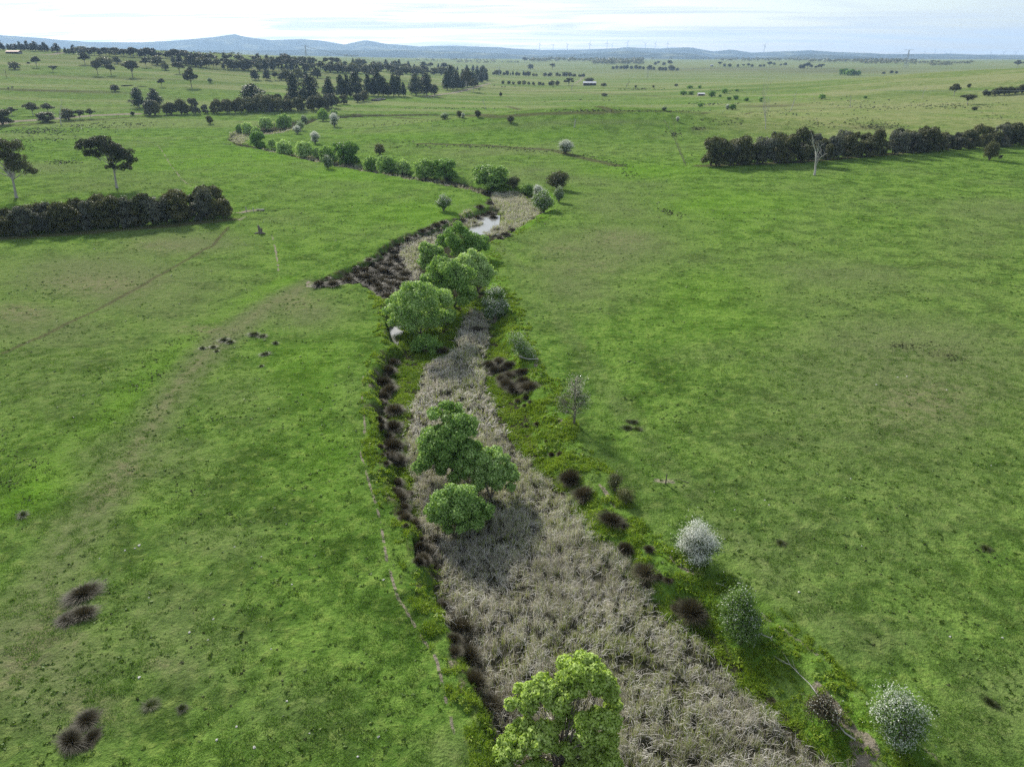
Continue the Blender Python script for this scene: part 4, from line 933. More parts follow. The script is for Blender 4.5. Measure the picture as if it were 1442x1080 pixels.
# ------------------------------------------------------------------ tussocks
def tussock(seed, r, h, n, mat, w=.035, m2=None):
    g = G(); rg = rgn(seed); a = rg.uniform(0, 6.28, n); q = np.sqrt(rg.random(n))
    P = np.stack([np.cos(a)*q*r*.42, np.sin(a)*q*r*.42, np.zeros(n)], 1)
    ln = np.stack([np.cos(a+rg.normal(size=n)*.35), np.sin(a+rg.normal(size=n)*.35)], 1)*(r*(.15+.75*q)*rg.uniform(.5, 1.1, n))[:, None]
    blades(g, P, h*rg.uniform(.6, 1.1, n)*(1-.25*q), np.full(n, w), ln, rg, .75, seg=3, m=0)
    if m2: g.M = [np.where(rg.random(len(x)) < .0, 1, 0) for x in g.M]
    return g.mesh('tussock', [M[mat]])
TS = [tussock(200+i, 1.0, 1.15, 1500, 'sedge', .036) for i in range(4)]
TR = [tussock(210+i, 1.0, .9, 420, 'rush', .05) for i in range(3)]
TF = [tussock(220+i, 1.0, .9, 420, 'sedge', .085) for i in range(2)]
def tus(u, v, rpx, label, group=None, kind='s', h=1.0):
    P = hit(u, v); r = 1.35*rpx*mpp(P)
    me = {'s': TS, 'r': TR, 'f': TF}[kind]; me = me[rng.integers(len(me))]
    tag(ob('tussock', me, loc=(P[0], P[1], P[2]-.03), rot=rng.uniform(0, 6.28), sc=(r*rng.uniform(.85, 1.3), r*rng.uniform(.75, 1.1), r*h*rng.uniform(.7, 1.1))), label, 'tussock', group)
for u, v in [(450,397),(460,394),(470,397),(480,393),(492,391),(505,388),(500,380),(512,378),(518,388),(527,384),(537,392),(542,380),(548,369),(537,368),(556,360),(530,374),(555,388),(562,398),(549,403),(537,404),(547,412),(568,390),(560,376),(572,382),(552,396),(524,394),(533,398),(543,388)]:
    tus(u, v+6, 11.5, 'dark brown sedge tussock in the dense patch filling the side gully', 'side gully sedges', 'f', .9)
sgp = poly([(450,399),(500,384),(535,366),(560,346),(585,338),(575,360),(585,395),(565,405),(548,425),(535,410),(510,396),(470,402)], -1.4); lo, hi = sgp.min(0), sgp.max(0); k = 0
while k < 75:
    q_ = rng.uniform(lo, hi)
    if not inpoly(q_[:1], q_[1:], sgp)[0]: continue
    k += 1; r = rng.uniform(.6, 1.35); z_ = float(ground_h(q_[:1], q_[1:])[0])
    tag(ob('tussock', TF[rng.integers(2)], loc=(q_[0], q_[1], z_-.03), rot=rng.uniform(0, 6.28), sc=(r, r*rng.uniform(.8, 1.1), r*rng.uniform(.7, 1.1))), 'dark brown sedge tussock in the dense patch filling the side gully', 'tussock', 'side gully sedges')
for u, v in [(540,353),(551,346),(562,340),(573,334),(584,329),(595,325),(605,322),(615,319),(625,316),(606,338),(560,350),(577,344),(592,340)]:
    tus(u, v+4, 7, 'dark sedge tussock lining the bank left of the upper reed patch', 'upper bank sedges', 'f', 1)
for u, v in [(641,312),(652,309),(662,303),(672,305),(668,314),(682,301),(690,296),(655,316),(700,322),(712,330),(722,322),(704,334),(690,285),(676,290),(695,305)]:
    tus(u, v+3, 7, 'dark sedge tussock around the bright upper pool', 'upper pool sedges', 'f', .9)
for u, v, r in [(553,508,9),(547,522,11),(541,537,10),(548,548,11),(540,555,8),(556,576,14),(554,600,14),(546,612,10),(554,628,15),(547,640,13),(560,648,12),(562,700,15),(600,778,15),(612,760,12),(625,852,13),(650,888,20),(660,925,20),(668,960,17),(690,995,18),(640,870,12),(556,690,10),(590,790,9)]:
    tus(u, v+4, r, 'dark sedge tussock in the row along the foot of the left bank', 'left bank sedges', 's', 1)
rowp = poly([(540,520),(536,540),(536,560),(548,600),(546,640),(560,690),(575,740),(600,800),(625,850),(650,890),(668,930),(690,990),(705,1040),(712,1090)], -1.2)
seg = np.r_[0, np.cumsum(np.hypot(*np.diff(rowp, axis=0).T))]
for k in range(64):
    q_ = rng.uniform(0, 1)**.8*seg[-1]; x_ = np.interp(q_, seg, rowp[:, 0])+rng.normal()*.55; y_ = np.interp(q_, seg, rowp[:, 1]); P = np.array([x_, y_, float(ground_h(np.array([x_]), np.array([y_]))[0])]); r = rng.uniform(.35, 1.0)
    tag(ob('tussock', TS[rng.integers(4)], loc=(P[0], P[1], P[2]-.03), rot=rng.uniform(0, 6.28), sc=(r, r*rng.uniform(.8, 1.2), r*rng.uniform(.7, 1.2))), 'dark sedge tussock in the row along the foot of the left bank', 'tussock', 'left bank sedges')
rowp = poly([(735,560),(760,610),(800,670),(830,705),(865,750),(900,800),(945,850),(985,895),(1040,945),(1110,1005),(1170,1050)], -1.2)
seg = np.r_[0, np.cumsum(np.hypot(*np.diff(rowp, axis=0).T))]
for k in range(30):
    q_ = rng.uniform(0, 1)*seg[-1]; x_ = np.interp(q_, seg, rowp[:, 0])+rng.normal()*.5; y_ = np.interp(q_, seg, rowp[:, 1]); P = np.array([x_, y_, float(ground_h(np.array([x_]), np.array([y_]))[0])]); r = rng.uniform(.25, .6)
    tag(ob('tussock', (TS+TR)[rng.integers(7)], loc=(P[0], P[1], P[2]-.03), rot=rng.uniform(0, 6.28), sc=(r, r, r*rng.uniform(.7, 1.2))), 'small sedge tuft scattered along the right edge of the reed bed', 'tussock', 'right reed edge sedges')
for u, v, r in [(689,512,11),(703,507,10),(708,520,11),(718,514,10),(722,527,12),(714,541,11),(727,548,13),(738,536,11),(746,545,13),(706,532,8),(737,522,10),(697,520,8)]:
    tus(u, v+4, r, 'dark sedge tussock in the clump below the fallen white branch', 'right clump sedges', 's', .95)
for u, v, r, l in [(803,675,16,'upper sedge tussock of the two beside the reeds below the half-dead hawthorn'),(823,695,16,'lower sedge tussock of the two beside the reeds below the half-dead hawthorn'),(861,732,15,'sedge tussock below the pale track end on the right bank'),
    (881,773,13,'half-hidden sedge tussock at the reed edge left of the white hawthorn'),(910,805,16,'spiky sedge tussock at the reed edge below left of the white hawthorn'),(975,862,20,'large spiky sedge tussock left of the leafy green hawthorn'),
    (672,462,8,'small sedge tussock among reeds at the top of the reed bed'),(622,492,9,'sedge tussock under the broad willow by the left pool'),(812,742,9,'sedge tussock standing inside the reed bed near its right edge')]:
    tus(u, v+4, r, l)
for u, v, r, l in [(285,491,5,'leftmost rush tussock of the small group in the left pasture'),(300,489,5,'second rush tussock of the small group in the left pasture'),(305,494,3.5,'smallest rush tussock below the second one in the left pasture'),(315,480,7,'tallest rush tussock of the small group in the left pasture'),(324,483,5,'right rush tussock of the small group in the left pasture'),
    (358,472,7,'left half of the double tussock in the left pasture'),(370,474,6,'right half of the double tussock in the left pasture'),(388,484,5,'rush tussock alone at the right of the double one'),(373,500,6,'rush tussock below the double one'),(368,516,3,'tiny rush tuft lowest below the double tussock')]:
    tus(u, v, r, l, None, 'r', 1.1)
for u, v, r, l in [(118,838,18,'upper tussock of the pair in the lower left pasture'),(98,872,14,'left side of the lower tussock pair in the lower left pasture'),(118,866,14,'right side of the lower tussock pair in the lower left pasture'),
    (100,1045,17,'lowest left tussock of the cluster near the bottom left corner'),(122,1015,15,'upper tussock of the cluster near the bottom left corner'),(128,1040,13,'right tussock of the cluster near the bottom left corner'),
    (32,726,8,'lone small tussock near the left edge'),(212,992,11,'small ragged tussock left of the dark green tuft at the bottom'),(256,996,9,'dark green tuft in the bottom left pasture')]:
    tus(u, v, r, l, None, 'r' if r < 12 else 's', .6)
for u, v, r, l in [(884,604,6,'left rush tuft of the four right of the half-dead hawthorn'),(893,595,7,'upper rush tuft of the four right of the half-dead hawthorn'),(898,605,6,'lower rush tuft of the four right of the half-dead hawthorn'),(886,594,5,'upper left rush tuft of the four right of the half-dead hawthorn'),
    (1100,765,7,'dark rush tuft right of the white hawthorn'),(1396,990,9,'brown tuft in the lower right pasture'),(1388,773,7,'dark tuft near the right edge of the pasture')]:
    tus(u, v, r, l, None, 'r', .9)
# ------------------------------------------------------------------ weeds, reeds, bank grass, pasture blades (uncountable)
def scatter_px(rg, n, cu, cv, ru, rv, sl=0):
    a = rg.normal(size=(n, 2))*.5; return [(cu+ru*x+0*y, cv+rv*y+sl*ru*x) for x, y in a]
g = G(); rg = rgn(300)
W8 = [(215,530,45,14,90,-.35),(190,545,30,10,50,-.3),(40,650,40,25,60,0),(15,680,18,10,40,0),(265,480,40,12,50,-.3),(330,470,40,10,30,-.3),(140,520,40,20,30,0),(260,690,30,14,30,0),
 (55,186,55,5,260,0),(130,178,60,6,150,0),(190,176,40,4,60,0),(90,229,25,3,110,0),(70,197,60,5,110,0),(30,210,40,5,50,0),
 (600,206,60,3,90,0),(690,207,50,3,110,.03),(740,212,50,3,60,.06),(830,222,40,4,50,.2),(870,232,30,4,60,.2),(885,245,20,6,40,.3),(940,299,14,4,60,.3),(960,305,8,4,20,0),
 (950,190,14,6,60,.3),(1240,178,30,5,200,0),(1210,172,30,6,60,0),(1150,176,60,8,80,0),(1020,172,40,5,60,0),(985,182,12,3,40,0),(1340,150,60,5,120,0),(1250,152,80,4,80,0),(1100,160,80,5,60,0),(1200,145,100,6,60,0),(1400,165,40,6,40,0),
 (1300,490,40,10,90,.3),(1345,505,20,6,60,.2),(1265,487,12,4,40,0),(1150,720,200,100,70,0),(1250,850,150,100,40,0),(1000,520,200,100,50,0),(1150,300,250,40,70,0),(1390,780,30,10,30,.4),
 (300,620,200,80,60,0),(150,800,150,120,50,0),(300,930,150,100,50,0),(420,760,60,100,30,0),(400,300,150,30,50,0),(100,420,120,60,50,0),(750,300,60,30,20,0),(820,560,100,40,20,0),(950,640,80,50,30,0),
 (550,176,80,4,30,0),(620,171,80,3,40,0),(560,200,40,3,40,0),(480,206,30,2,30,0),(830,156,60,1.5,90,0),(640,153,80,.6,60,0),(840,141,80,2,20,0),(1000,147,30,2,60,0),(1020,128,30,1.5,30,0),(900,126,30,1,60,0),(930,157,60,1.2,60,0)]
for cu, cv, ru, rv, n, sl in W8:
    px_ = np.array([p for p in scatter_px(rg, n, cu, cv, ru, rv, sl) if 86 < p[1] < 1078])
    for P in hits(px_[:, 0], px_[:, 1]):
        s = np.clip(1.1*mpp(P), .10, 1.2)*rg.uniform(.5, 1.5); s = min(s, 1.3); k = 16
        if gully(np.array([P[0]]), np.array([P[1]]))[0][0] > .3: continue
        d = unit(k, rg); d[:, 2] = np.abs(d[:, 2])
        g.leaves(P+d*np.array([s, s, s*.55])*rg.uniform(.4, 1, k)[:, None], d+.5*unit(k, rg), s*.42, rg, .7)
tag(ob('weeds', g.mesh('weeds', [M['rush']])), 'dark rush tufts and weeds scattered over the pastures', 'weeds', kind='stuff')
# reeds
RP = [([(700,1180),(694,1080),(690,1000),(668,930),(640,880),(618,800),(600,760),(592,715),(580,660),(572,610),(578,575),(590,540),(598,508),(640,492),(650,455),(662,432),(690,440),(690,470),(682,500),(684,540),(700,580),(728,620),(760,660),(800,695),(828,735),(865,780),(900,815),(945,865),(990,905),(1040,960),(1100,1010),(1170,1060),(1230,1110),(1310,1180)], 3.6),
      ([(562,352),(585,338),(612,330),(622,336),(600,352),(590,372),(596,385),(585,392),(575,380)], 2.6),
      ([(560,350),(640,322),(655,318),(690,330),(735,318),(760,300),(752,285),(730,270),(700,268),(690,275),(700,290),(712,300),(700,318),(660,300),(640,312),(575,335)], 1.8),
      ([(700,330),(740,314),(762,300),(748,286),(725,274),(695,270),(693,290),(706,302),(700,316)], .8),
      ([(322,199),(326,190),(345,184),(365,190),(350,203)], .7),([(365,190),(395,184),(430,180),(425,186),(390,190)], .7),([(370,208),(440,218),(540,240),(640,258),(685,268),(680,274),(640,264),(540,250),(440,226),(370,213)], .6)]
rg = rgn(310); gr = G(); gg = G()
for pts, dens in RP:
    P2 = poly(pts, -.9); lo, hi = P2.min(0), P2.max(0); n = int((hi-lo).prod()*dens)
    n = min(n, 400000); q = rg.uniform(lo, hi, (n, 2))
    pn = fbm(q[:, 0], q[:, 1], 2.5, 3, 60)
    q = q[inpoly(q[:, 0]+pn, q[:, 1]+pn, P2)]
    if len(q) == 0: continue
    dd = ground_h(q[:, 0], q[:, 1]); dp, _, _ = gully(q[:, 0], q[:, 1]); k = (dp > .9) | (q[:, 1] > 200); k &= ~(dp > 1.75)
    for P in POOLS: k &= ~((pdist(q[:, 0], q[:, 1], P, True) < .9) | inpoly(q[:, 0], q[:, 1], P))
    q = q[k]; dd = dd[k]; far = q[:, 1] > 75
    for sel, nb, w in ((~far, 44, .023), (far, 18, .06)):
        a = q[sel]; z = dd[sel]
        if len(a) == 0: continue
        cl = .75+.45*fbm(a[:, 0], a[:, 1], 3., 2, 71)
        hd = rg.uniform(0, 6.28, len(a))+0*cl; hd = 1.2*np.pi*fbm(a[:, 0], a[:, 1], 2.4, 2, 73)+rg.normal(size=len(a))*1.1
        i = np.repeat(np.arange(len(a)), nb); m_ = len(i)
        Pb = np.column_stack([a[i]+rg.normal(size=(m_, 2))*.16, z[i]])
        an = rg.uniform(0, 6.28, m_); Ls = rg.uniform(.55, 1.25, m_)*cl[i]*1.25
        ln = np.stack([np.cos(hd[i])*.35+np.cos(an)*.45, np.sin(hd[i])*.35+np.sin(an)*.45], 1)*(Ls*rg.uniform(.15, .95, m_))[:, None]
        gsel = (rg.random(m_) < .27+.18*(a[:, 1] > 150)[i]+.45*np.clip(fbm(a[:, 0], a[:, 1], 6, 2, 81)+.1, 0, 1)[i])
        for s_, G_, f in ((~gsel, gr, 1), (gsel, gg, .8)):
            blades(G_, Pb[s_], Ls[s_]*f, np.full(s_.sum(), w), ln[s_]*(.6 if f < 1 else 1), rg, .8, seg=3)
        # lodged, matted stems lying over the stubble
        nm = int(len(a)*(6 if nb == 44 else 4)); j = rg.integers(0, len(a), nm); Lm = rg.uniform(.3, .8, nm); hm = 3.1*np.pi*fbm(a[j, 0], a[j, 1], 2.2, 2, 75)+rg.normal(size=nm)*.8
        zz_ = z[j]+rg.uniform(.35, .85, nm)*cl[j]
        Pm = np.column_stack([a[j]+rg.normal(size=(nm, 2))*.35, zz_]); dm = np.column_stack([np.cos(hm), np.sin(hm), rg.normal(size=nm)*.45])*Lm[:, None]; wm = np.column_stack([-np.sin(hm), np.cos(hm), 0*hm])*w*.5
        Vm = np.stack([Pm-wm, Pm+wm, Pm+dm*.6+[0, 0, .08]+wm, Pm+dm*.6+[0, 0, .08]-wm, Pm+dm+wm*.2, Pm+dm-wm*.2], 1).reshape(-1, 3); b6 = np.arange(nm)[:, None]*6
        gr.add(Vm, np.vstack([b6+np.array([[0, 1, 2, 3]]), b6+np.array([[3, 2, 4, 5]])]))
tag(ob('reeds', gr.mesh('reeds', [M['reed']])), 'grey dry reeds matted over the creek bed', 'reeds', kind='stuff')
tag(ob('green_reeds', gg.mesh('green_reeds', [M['reedgreen']])), 'fresh green reed shoots among the dry ones', 'reeds', kind='stuff')
# bank grass and green herbage
g = G(); rg = rgn(320)
n = 330000; q = np.column_stack([rg.uniform(-30, 45, n), rg.uniform(24, 130, n)])
dp, a, b = gully(q[:, 0], q[:, 1]); pn = fbm(q[:, 0], q[:, 1], 1.6, 3, 62)
inreed = inpoly(q[:, 0]+pn, q[:, 1]+pn, poly(RP[0][0], -.9))
k = ((dp > .25) & ~inreed & (pn > -.3)) | ((b > -2.2) & (b < 2.5) & (pn > .02)) | ((a > -1.2) & (a < 1) & (pn > .06))
for P in POOLS: k &= ~((pdist(q[:, 0], q[:, 1], P, True) < .5) | inpoly(q[:, 0], q[:, 1], P))
q = q[k]; z = ground_h(q[:, 0], q[:, 1]); sz = .14+.42*np.clip(pn[k]+.2, 0, 1)
i = np.repeat(np.arange(len(q)), 6); m_ = len(i)
an = rg.uniform(0, 6.28, m_); ln = np.stack([np.cos(an), np.sin(an)], 1)*(sz[i]*rg.uniform(.3, 1, m_))[:, None]
blades(g, np.column_stack([q[i]+rg.normal(size=(m_, 2))*.06, z[i]]), sz[i]*rg.uniform(.6, 1.3, m_), .03+0*an+.0004*q[i, 1], ln, rg, .5, seg=2)
def lumps(g, rg, q, z, r, k, lf=.45, flat_=.6):
    i = np.repeat(np.arange(len(q)), k); d = unit(len(i), rg); d[:, 2] = np.abs(d[:, 2])
    c = np.column_stack([q[i], z[i]]); P = c+d*(r[i]*rg.uniform(.5, 1.05, len(i)))[:, None]*np.array([1, 1, flat_])
    N = d+.6*unit(len(i), rg); N /= np.linalg.norm(N, axis=1)[:, None]
    t = rg.normal(size=N.shape); A_ = np.cross(N, t); A_ /= np.linalg.norm(A_, axis=1)[:, None]; B_ = np.cross(N, A_); sz = (r[i]*lf*rg.uniform(.6, 1.3, len(i)))[:, None]
    V = np.stack([P-A_*sz, P-B_*sz*.45, P+A_*sz, P+B_*sz*.45], 1).reshape(-1, 3); g.add(V, np.arange(len(i)*4).reshape(-1, 4))
n = 60000; q = np.column_stack([rg.uniform(-30, 45, n), rg.uniform(24, 260, n)]); dp, a, b = gully(q[:, 0], q[:, 1]); pn = fbm(q[:, 0], q[:, 1], 2.2, 3, 66)
inreed = inpoly(q[:, 0]+pn, q[:, 1]+pn, poly(RP[0][0], -.9)); fl = inpoly(q[:, 0], q[:, 1], poly([(700,300),(716,272),(740,266),(768,284),(745,306),(715,312)], -1.))
k = (((dp > .3) & ~inreed & (q[:, 1] < 115)) | ((b > -2.0) & (b < 4) & (pn > -.1) & (q[:, 1] < 200)) | ((a > -.7) & (a < 2) & (pn > .1) & (q[:, 1] < 130)) | (fl & (pn > -.22)))
for P in POOLS: k &= ~((pdist(q[:, 0], q[:, 1], P, True) < .6) | inpoly(q[:, 0], q[:, 1], P))
q = q[k]; pn = pn[k]; lumps(g, rg, q, ground_h(q[:, 0], q[:, 1]), .10+.32*rg.random(len(q))**2*(1+pn), 34, .32)
tag(ob('bank_grass', g.mesh('bank_grass', [M['bankgrass']])), 'lush green grass and herbage on the creek banks', 'grass', kind='stuff')
# pasture blades in the near field
g = G(); rg = rgn(330)
n = 900000; u = rng.uniform(-.95, .95, n); yy = 22+78*rg.random(n)**1.25; q = np.column_stack([u*(yy*.80+8), yy])
dp, a, b = gully(q[:, 0], q[:, 1]); pn = fbm(q[:, 0], q[:, 1], .9, 2, 64)+.5*fbm(q[:, 0], q[:, 1], 4, 2, 65)
k = (dp < .2) & (pn+rg.normal(size=n)*.2 > .05); q = q[k]; z = ground_h(q[:, 0], q[:, 1]); m_ = len(q)
an = rg.uniform(0, 6.28, m_); hh = rg.uniform(.05, .15, m_)*(1+.8*np.clip(pn[k], 0, 1))
ln = np.stack([np.cos(an), np.sin(an)], 1)*(hh*rg.uniform(.3, 1.1, m_))[:, None]
blades(g, np.column_stack([q, z-.01]), hh, .022+.0005*q[:, 1], ln, rg, .4, seg=1)
tag(ob('pasture_grass', g.mesh('pasture_grass', [M['grassblade']])), 'short pasture grass blades over the near paddocks', 'grass', kind='stuff')
g = G(); rg = rgn(340)
n = 52000; yy = 24+330*rg.random(n)**1.5; q = np.column_stack([rg.uniform(-1, 1, n)*(yy*.82+10), yy]); dp, a, b = gully(q[:, 0], q[:, 1]); pn = fbm(q[:, 0], q[:, 1], 7, 3, 67)+.6*fbm(q[:, 0], q[:, 1], 1.5, 2, 68)
k = (dp < .2) & (pn+rg.normal(size=n)*.25 > .12); q = q[k]; r_ = (.07+.15*rg.random(len(q))**2)*(1+q[:, 1]/300)
lumps(g, rg, q, ground_h(q[:, 0], q[:, 1])-.02, r_, 10, .6, .5)
tag(ob('grass_tufts', g.mesh('grass_tufts', [M['tuft']])), 'low darker grass tufts over the pastures', 'grass', kind='stuff')
# ------------------------------------------------------------------ stones
def stone(seed):
    import bmesh
    bm = bmesh.new(); bmesh.ops.create_icosphere(bm, subdivisions=2, radius=1); rg = rgn(seed)
    for v in bm.verts:
        n_ = 1+.22*math.sin(v.co.x*3+seed)*math.cos(v.co.y*4)+rg.normal()*.07; v.co = (v.co.x*n_*1.3, v.co.y*n_, max(v.co.z*n_*.6, -.3))
    me = bpy.data.meshes.new('stone'); bm.to_mesh(me); bm.free(); me.materials.append(M['stone']); return me
SM = [stone(s) for s in range(4)]
for u, v, r in [(196,768,3),(190,772,2),(176,775,2),(140,786,1.6),(330,770,2),(368,783,1.7),(411,822,2),(300,871,2.5),(267,891,2.6),(196,954,3.2),(188,952,2),(404,986,2.4),(333,1022,2.6),(305,1041,3),(358,1051,3.6),(382,915,1.6),(293,901,1.8),(436,1033,1.6),(210,842,1.6),(178,859,1.6),
   (1077,704,1.8),(1083,711,1.8),(1035,717,1.7),(1021,758,1.8),(1125,834,2.6),(1006,692,1.3),(1185,1000,1.5),(1338,896,2.2),(1412,897,2),(1264,532,1.8),(1277,531,1.6),(1234,542,1.6),(1333,549,1.4),(1198,674,1.6),(1213,770,1.5),(1396,655,1.5),(540,816,2.6),(533,1037,3),(504,1065,2.4)]:
    P = hit(u, v); s = r*mpp(P)*.62
    tag(ob('stone', SM[rng.integers(4)], loc=(P[0], P[1], P[2]+s*.15), rot=rng.uniform(0, 6.28), sc=s), 'small pale stone lying loose in the short pasture grass', 'stone', 'pale stones in the pasture')
# ------------------------------------------------------------------ dead wood, posts, stump
def branch(name, seed, pts, r0, label, cat='branch', twigs=6, m='deadwood'):
    rg = rgn(seed); Ps = []
    for u, v, h in pts:
        f = ray(u, v); P = hit(u, v, h); Ps.append(np.array([P[0], P[1], float(ground_h(np.array([P[0]]), np.array([P[1]]))[0])+h+r0*.6]))
    Ps = np.array(Ps); o = Ps[0].copy(); Ps = Ps-o; g = G(); g.tube(Ps, np.linspace(r0, r0*.35, len(Ps)), 7)
    for i in range(twigs):
        a = Ps[rg.integers(len(Ps)//2, len(Ps))]; d = (Ps[-1]-Ps[0]); L = np.linalg.norm(d)*.3; d = d/np.linalg.norm(d)*.6+rg.normal(size=3)*.6; d[2] = abs(d[2])*.6
        b_ = a+d*L*rg.uniform(.4, 1); g.tube([a, (a+b_)/2+rg.normal(size=3)*.05, b_], [r0*.4, r0*.25, r0*.1], 5)
    tag(ob(name, g.mesh(name, [M[m]], True), loc=o), label, cat)
branch('fallen_branch', 1, [(757,505,.2),(745,507,.5),(735,504,.7),(728,497,.9)], .09, 'white forked dead branch lying beside the small pale hawthorn', twigs=8)
branch('fallen_branch', 2, [(1058,897,.1),(1070,894,.3),(1085,898,.15)], .08, 'pale dead limb at the foot of the leafy green hawthorn', twigs=5)
branch('fallen_branch', 3, [(1008,822,.05),(1020,826,.1),(1030,830,.05)], .05, 'thin pale stick between the white and green hawthorns', twigs=3)
branch('fallen_branch', 4, [(1158,985,.1),(1140,962,.15),(1125,948,.2),(1113,937,.3)], .04, 'long grey dead branch above the bare track at lower right', twigs=7)
branch('fallen_branch', 5, [(1205,1040,.1),(1190,1030,.3),(1178,1015,.3),(1166,998,.5)], .06, 'curved grey branch beside the twiggy bush at lower right', twigs=5)
branch('fallen_log', 6, [(372,296.5,.1),(362,296,.2)], .28, 'grey log lying right of the end of the left shelter belt', 'log', 2)
branch('fallen_log', 7, [(970,680,.03),(958,677,.06),(946,675,.1)], .035, 'thin dark pole lying on the grass from the leaning post', 'pole', 0, 'darkwood')
branch('fallen_log', 8, [(325,204,.1),(318,204,.15)], .2, 'dark log on the grass below the creek bend', 'log', 1, 'darkwood')
P = hit(937, 683); g = G(); g.tube([(0,0,-.2),(.02,0,.6),(.05,0,1.2)], [.07,.065,.055], 8); tag(ob('fence_post', g.mesh('fence_post', [M['darkwood']], True), loc=P), 'dark lone fence post on the right pasture', 'post')
for u, v, h, l in [(347,298,7,'short pale post at the end of the left shelter belt'),(357,299,6,'second short post beside the grey log')]:
    P = hit(u, v); H = h*vpp(P, v); g = G(); g.tube([(0,0,-.2),(0,0,H)], [.12,.10], 8); tag(ob('fence_post', g.mesh('fence_post', [M['palebark']], True), loc=P), l, 'post')
P = hit(367, 329); k = mpp(P); g = G(); rg = rgn(5)
g.tube([(0,0,-.2),(-.1,0,.5),(-.15,0,1.2),(-.35,0,2.0)], [.55,.42,.38,.22], 9); g.tube([(.1,0,.2),(.35,.1,.9),(.45,.1,1.4)], [.3,.2,.12], 7); g.tube([(-.3,0,.2),(-1.0,-.1,.15),(-1.5,-.2,.1)], [.3,.2,.1], 7); g.tube([(.3,0,.2),(.9,-.2,.15),(1.3,-.2,.1)], [.3,.2,.1], 7)
tag(ob('stump', g.mesh('stump', [M['bark']], True), loc=P), 'broken grey tree stump on the left pasture near the shelter belt', 'stump')
# fence along the dry slope: posts and wire
def fence(pts, step, label, h=1.2):
    L = hitL(pts); e = None; g = G(); prev = None; c0 = None; PM = None
    for i in range(len(L)-1):
        n = max(1, int(np.hypot(*(L[i+1]-L[i]))/step))
        for j in range(n):
            p = L[i]+(L[i+1]-L[i])*j/n; z = float(ground_h(p[:1], p[1:])[0]); Q3 = np.array([p[0], p[1], z])
            if e is None:
                e = tag(empty('fence', loc=Q3), label, 'fence'); c0 = Q3; gp = G(); gp.tube([(0,0,-.2),(0,0,h)], [.09,.08], 5); PM = gp.mesh('post', [M['darkwood']])
            ob('post', PM, loc=Q3-c0, parent=e)
            if prev is not None:
                for hh in (.4, .8, 1.1): g.tube([prev-c0+[0,0,hh], Q3-c0+[0,0,hh]], [.012, .012], 4)
            prev = Q3
    ob('wire', g.mesh('wire', [M['darkwood']]), parent=e)
fence([(935,172),(948,190),(966,236)], 6, 'post and wire fence running down from the dry slope to the right belt')
fence([(150,166),(250,164.5),(345,163),(440,160),(480,156)], 7, 'post and wire fence in front of the roadside shrub belt')
# ------------------------------------------------------------------ sheds
def shed(u, v, wpx, hpx, dep_, label, roof, name='shed', rot=0, open_=True):
    P = hit(u, v); w = wpx*mpp(P); h = hpx*vpp(P, v); e = tag(empty(name, loc=P, rot=rot), label, 'shed')
    g = G(); t = .15
    g.box((-w/2, dep_/2-t, -.5), (w/2, dep_/2, h*.62)); g.box((-w/2, -dep_/2, -.5), (-w/2+t, dep_/2-t-.003, h*.6)); g.box((w/2-t, -dep_/2, -.5), (w/2, dep_/2-t-.003, h*.6))
    ob('wall', g.mesh('wall', [M['shedwall']]), parent=e)
    n = 6
    for i in range(1, n):
        g = G(); g.tube([(-w/2+w*i/n, -dep_/2+.2, -.5), (-w/2+w*i/n, -dep_/2+.2, h*.6)], [.12, .12], 6); ob('post', g.mesh('post', [M['darkwood']]), parent=e)
    g = G(); a = w/2+.4; y0 = -dep_/2-.5; y1 = dep_/2+.4; z0 = h*.62; z1 = h
    g.add([(-a,y0,z0),(a,y0,z0),(a,0,z1),(-a,0,z1),(-a,y1,z0),(a,y1,z0),(-a,y0,z0-.12),(a,y0,z0-.12),(a,0,z1-.12),(-a,0,z1-.12),(-a,y1,z0-.12),(a,y1,z0-.12)],
          [(0,1,2,3),(3,2,5,4),(7,6,9,8),(8,9,10,11),(6,7,1,0),(4,5,11,10),(1,7,8,2),(2,8,11,5),(6,0,3,9),(9,3,4,10)])
    ob('roof', g.mesh('roof', [M[roof]]), parent=e)
shed(830, 121, 18, 6, 9, 'long open shed with pale iron roof in the centre distance', 'roofpale')
shed(20, 76, 18, 4.5, 9, 'long shed with rusty red roof on top of the left hill', 'roofred')
shed(987, 135, 9, 4, 5, 'small white pump shed among bushes on the far ditch', 'roofpale')
shed(1002, 94, 4, 2.5, 8, 'tiny white-roofed shed far off right of the long grove', 'roofpale')
shed(1355, 83, 7, 2.5, 14, 'distant pale farm shed on the plain at right', 'roofpale')
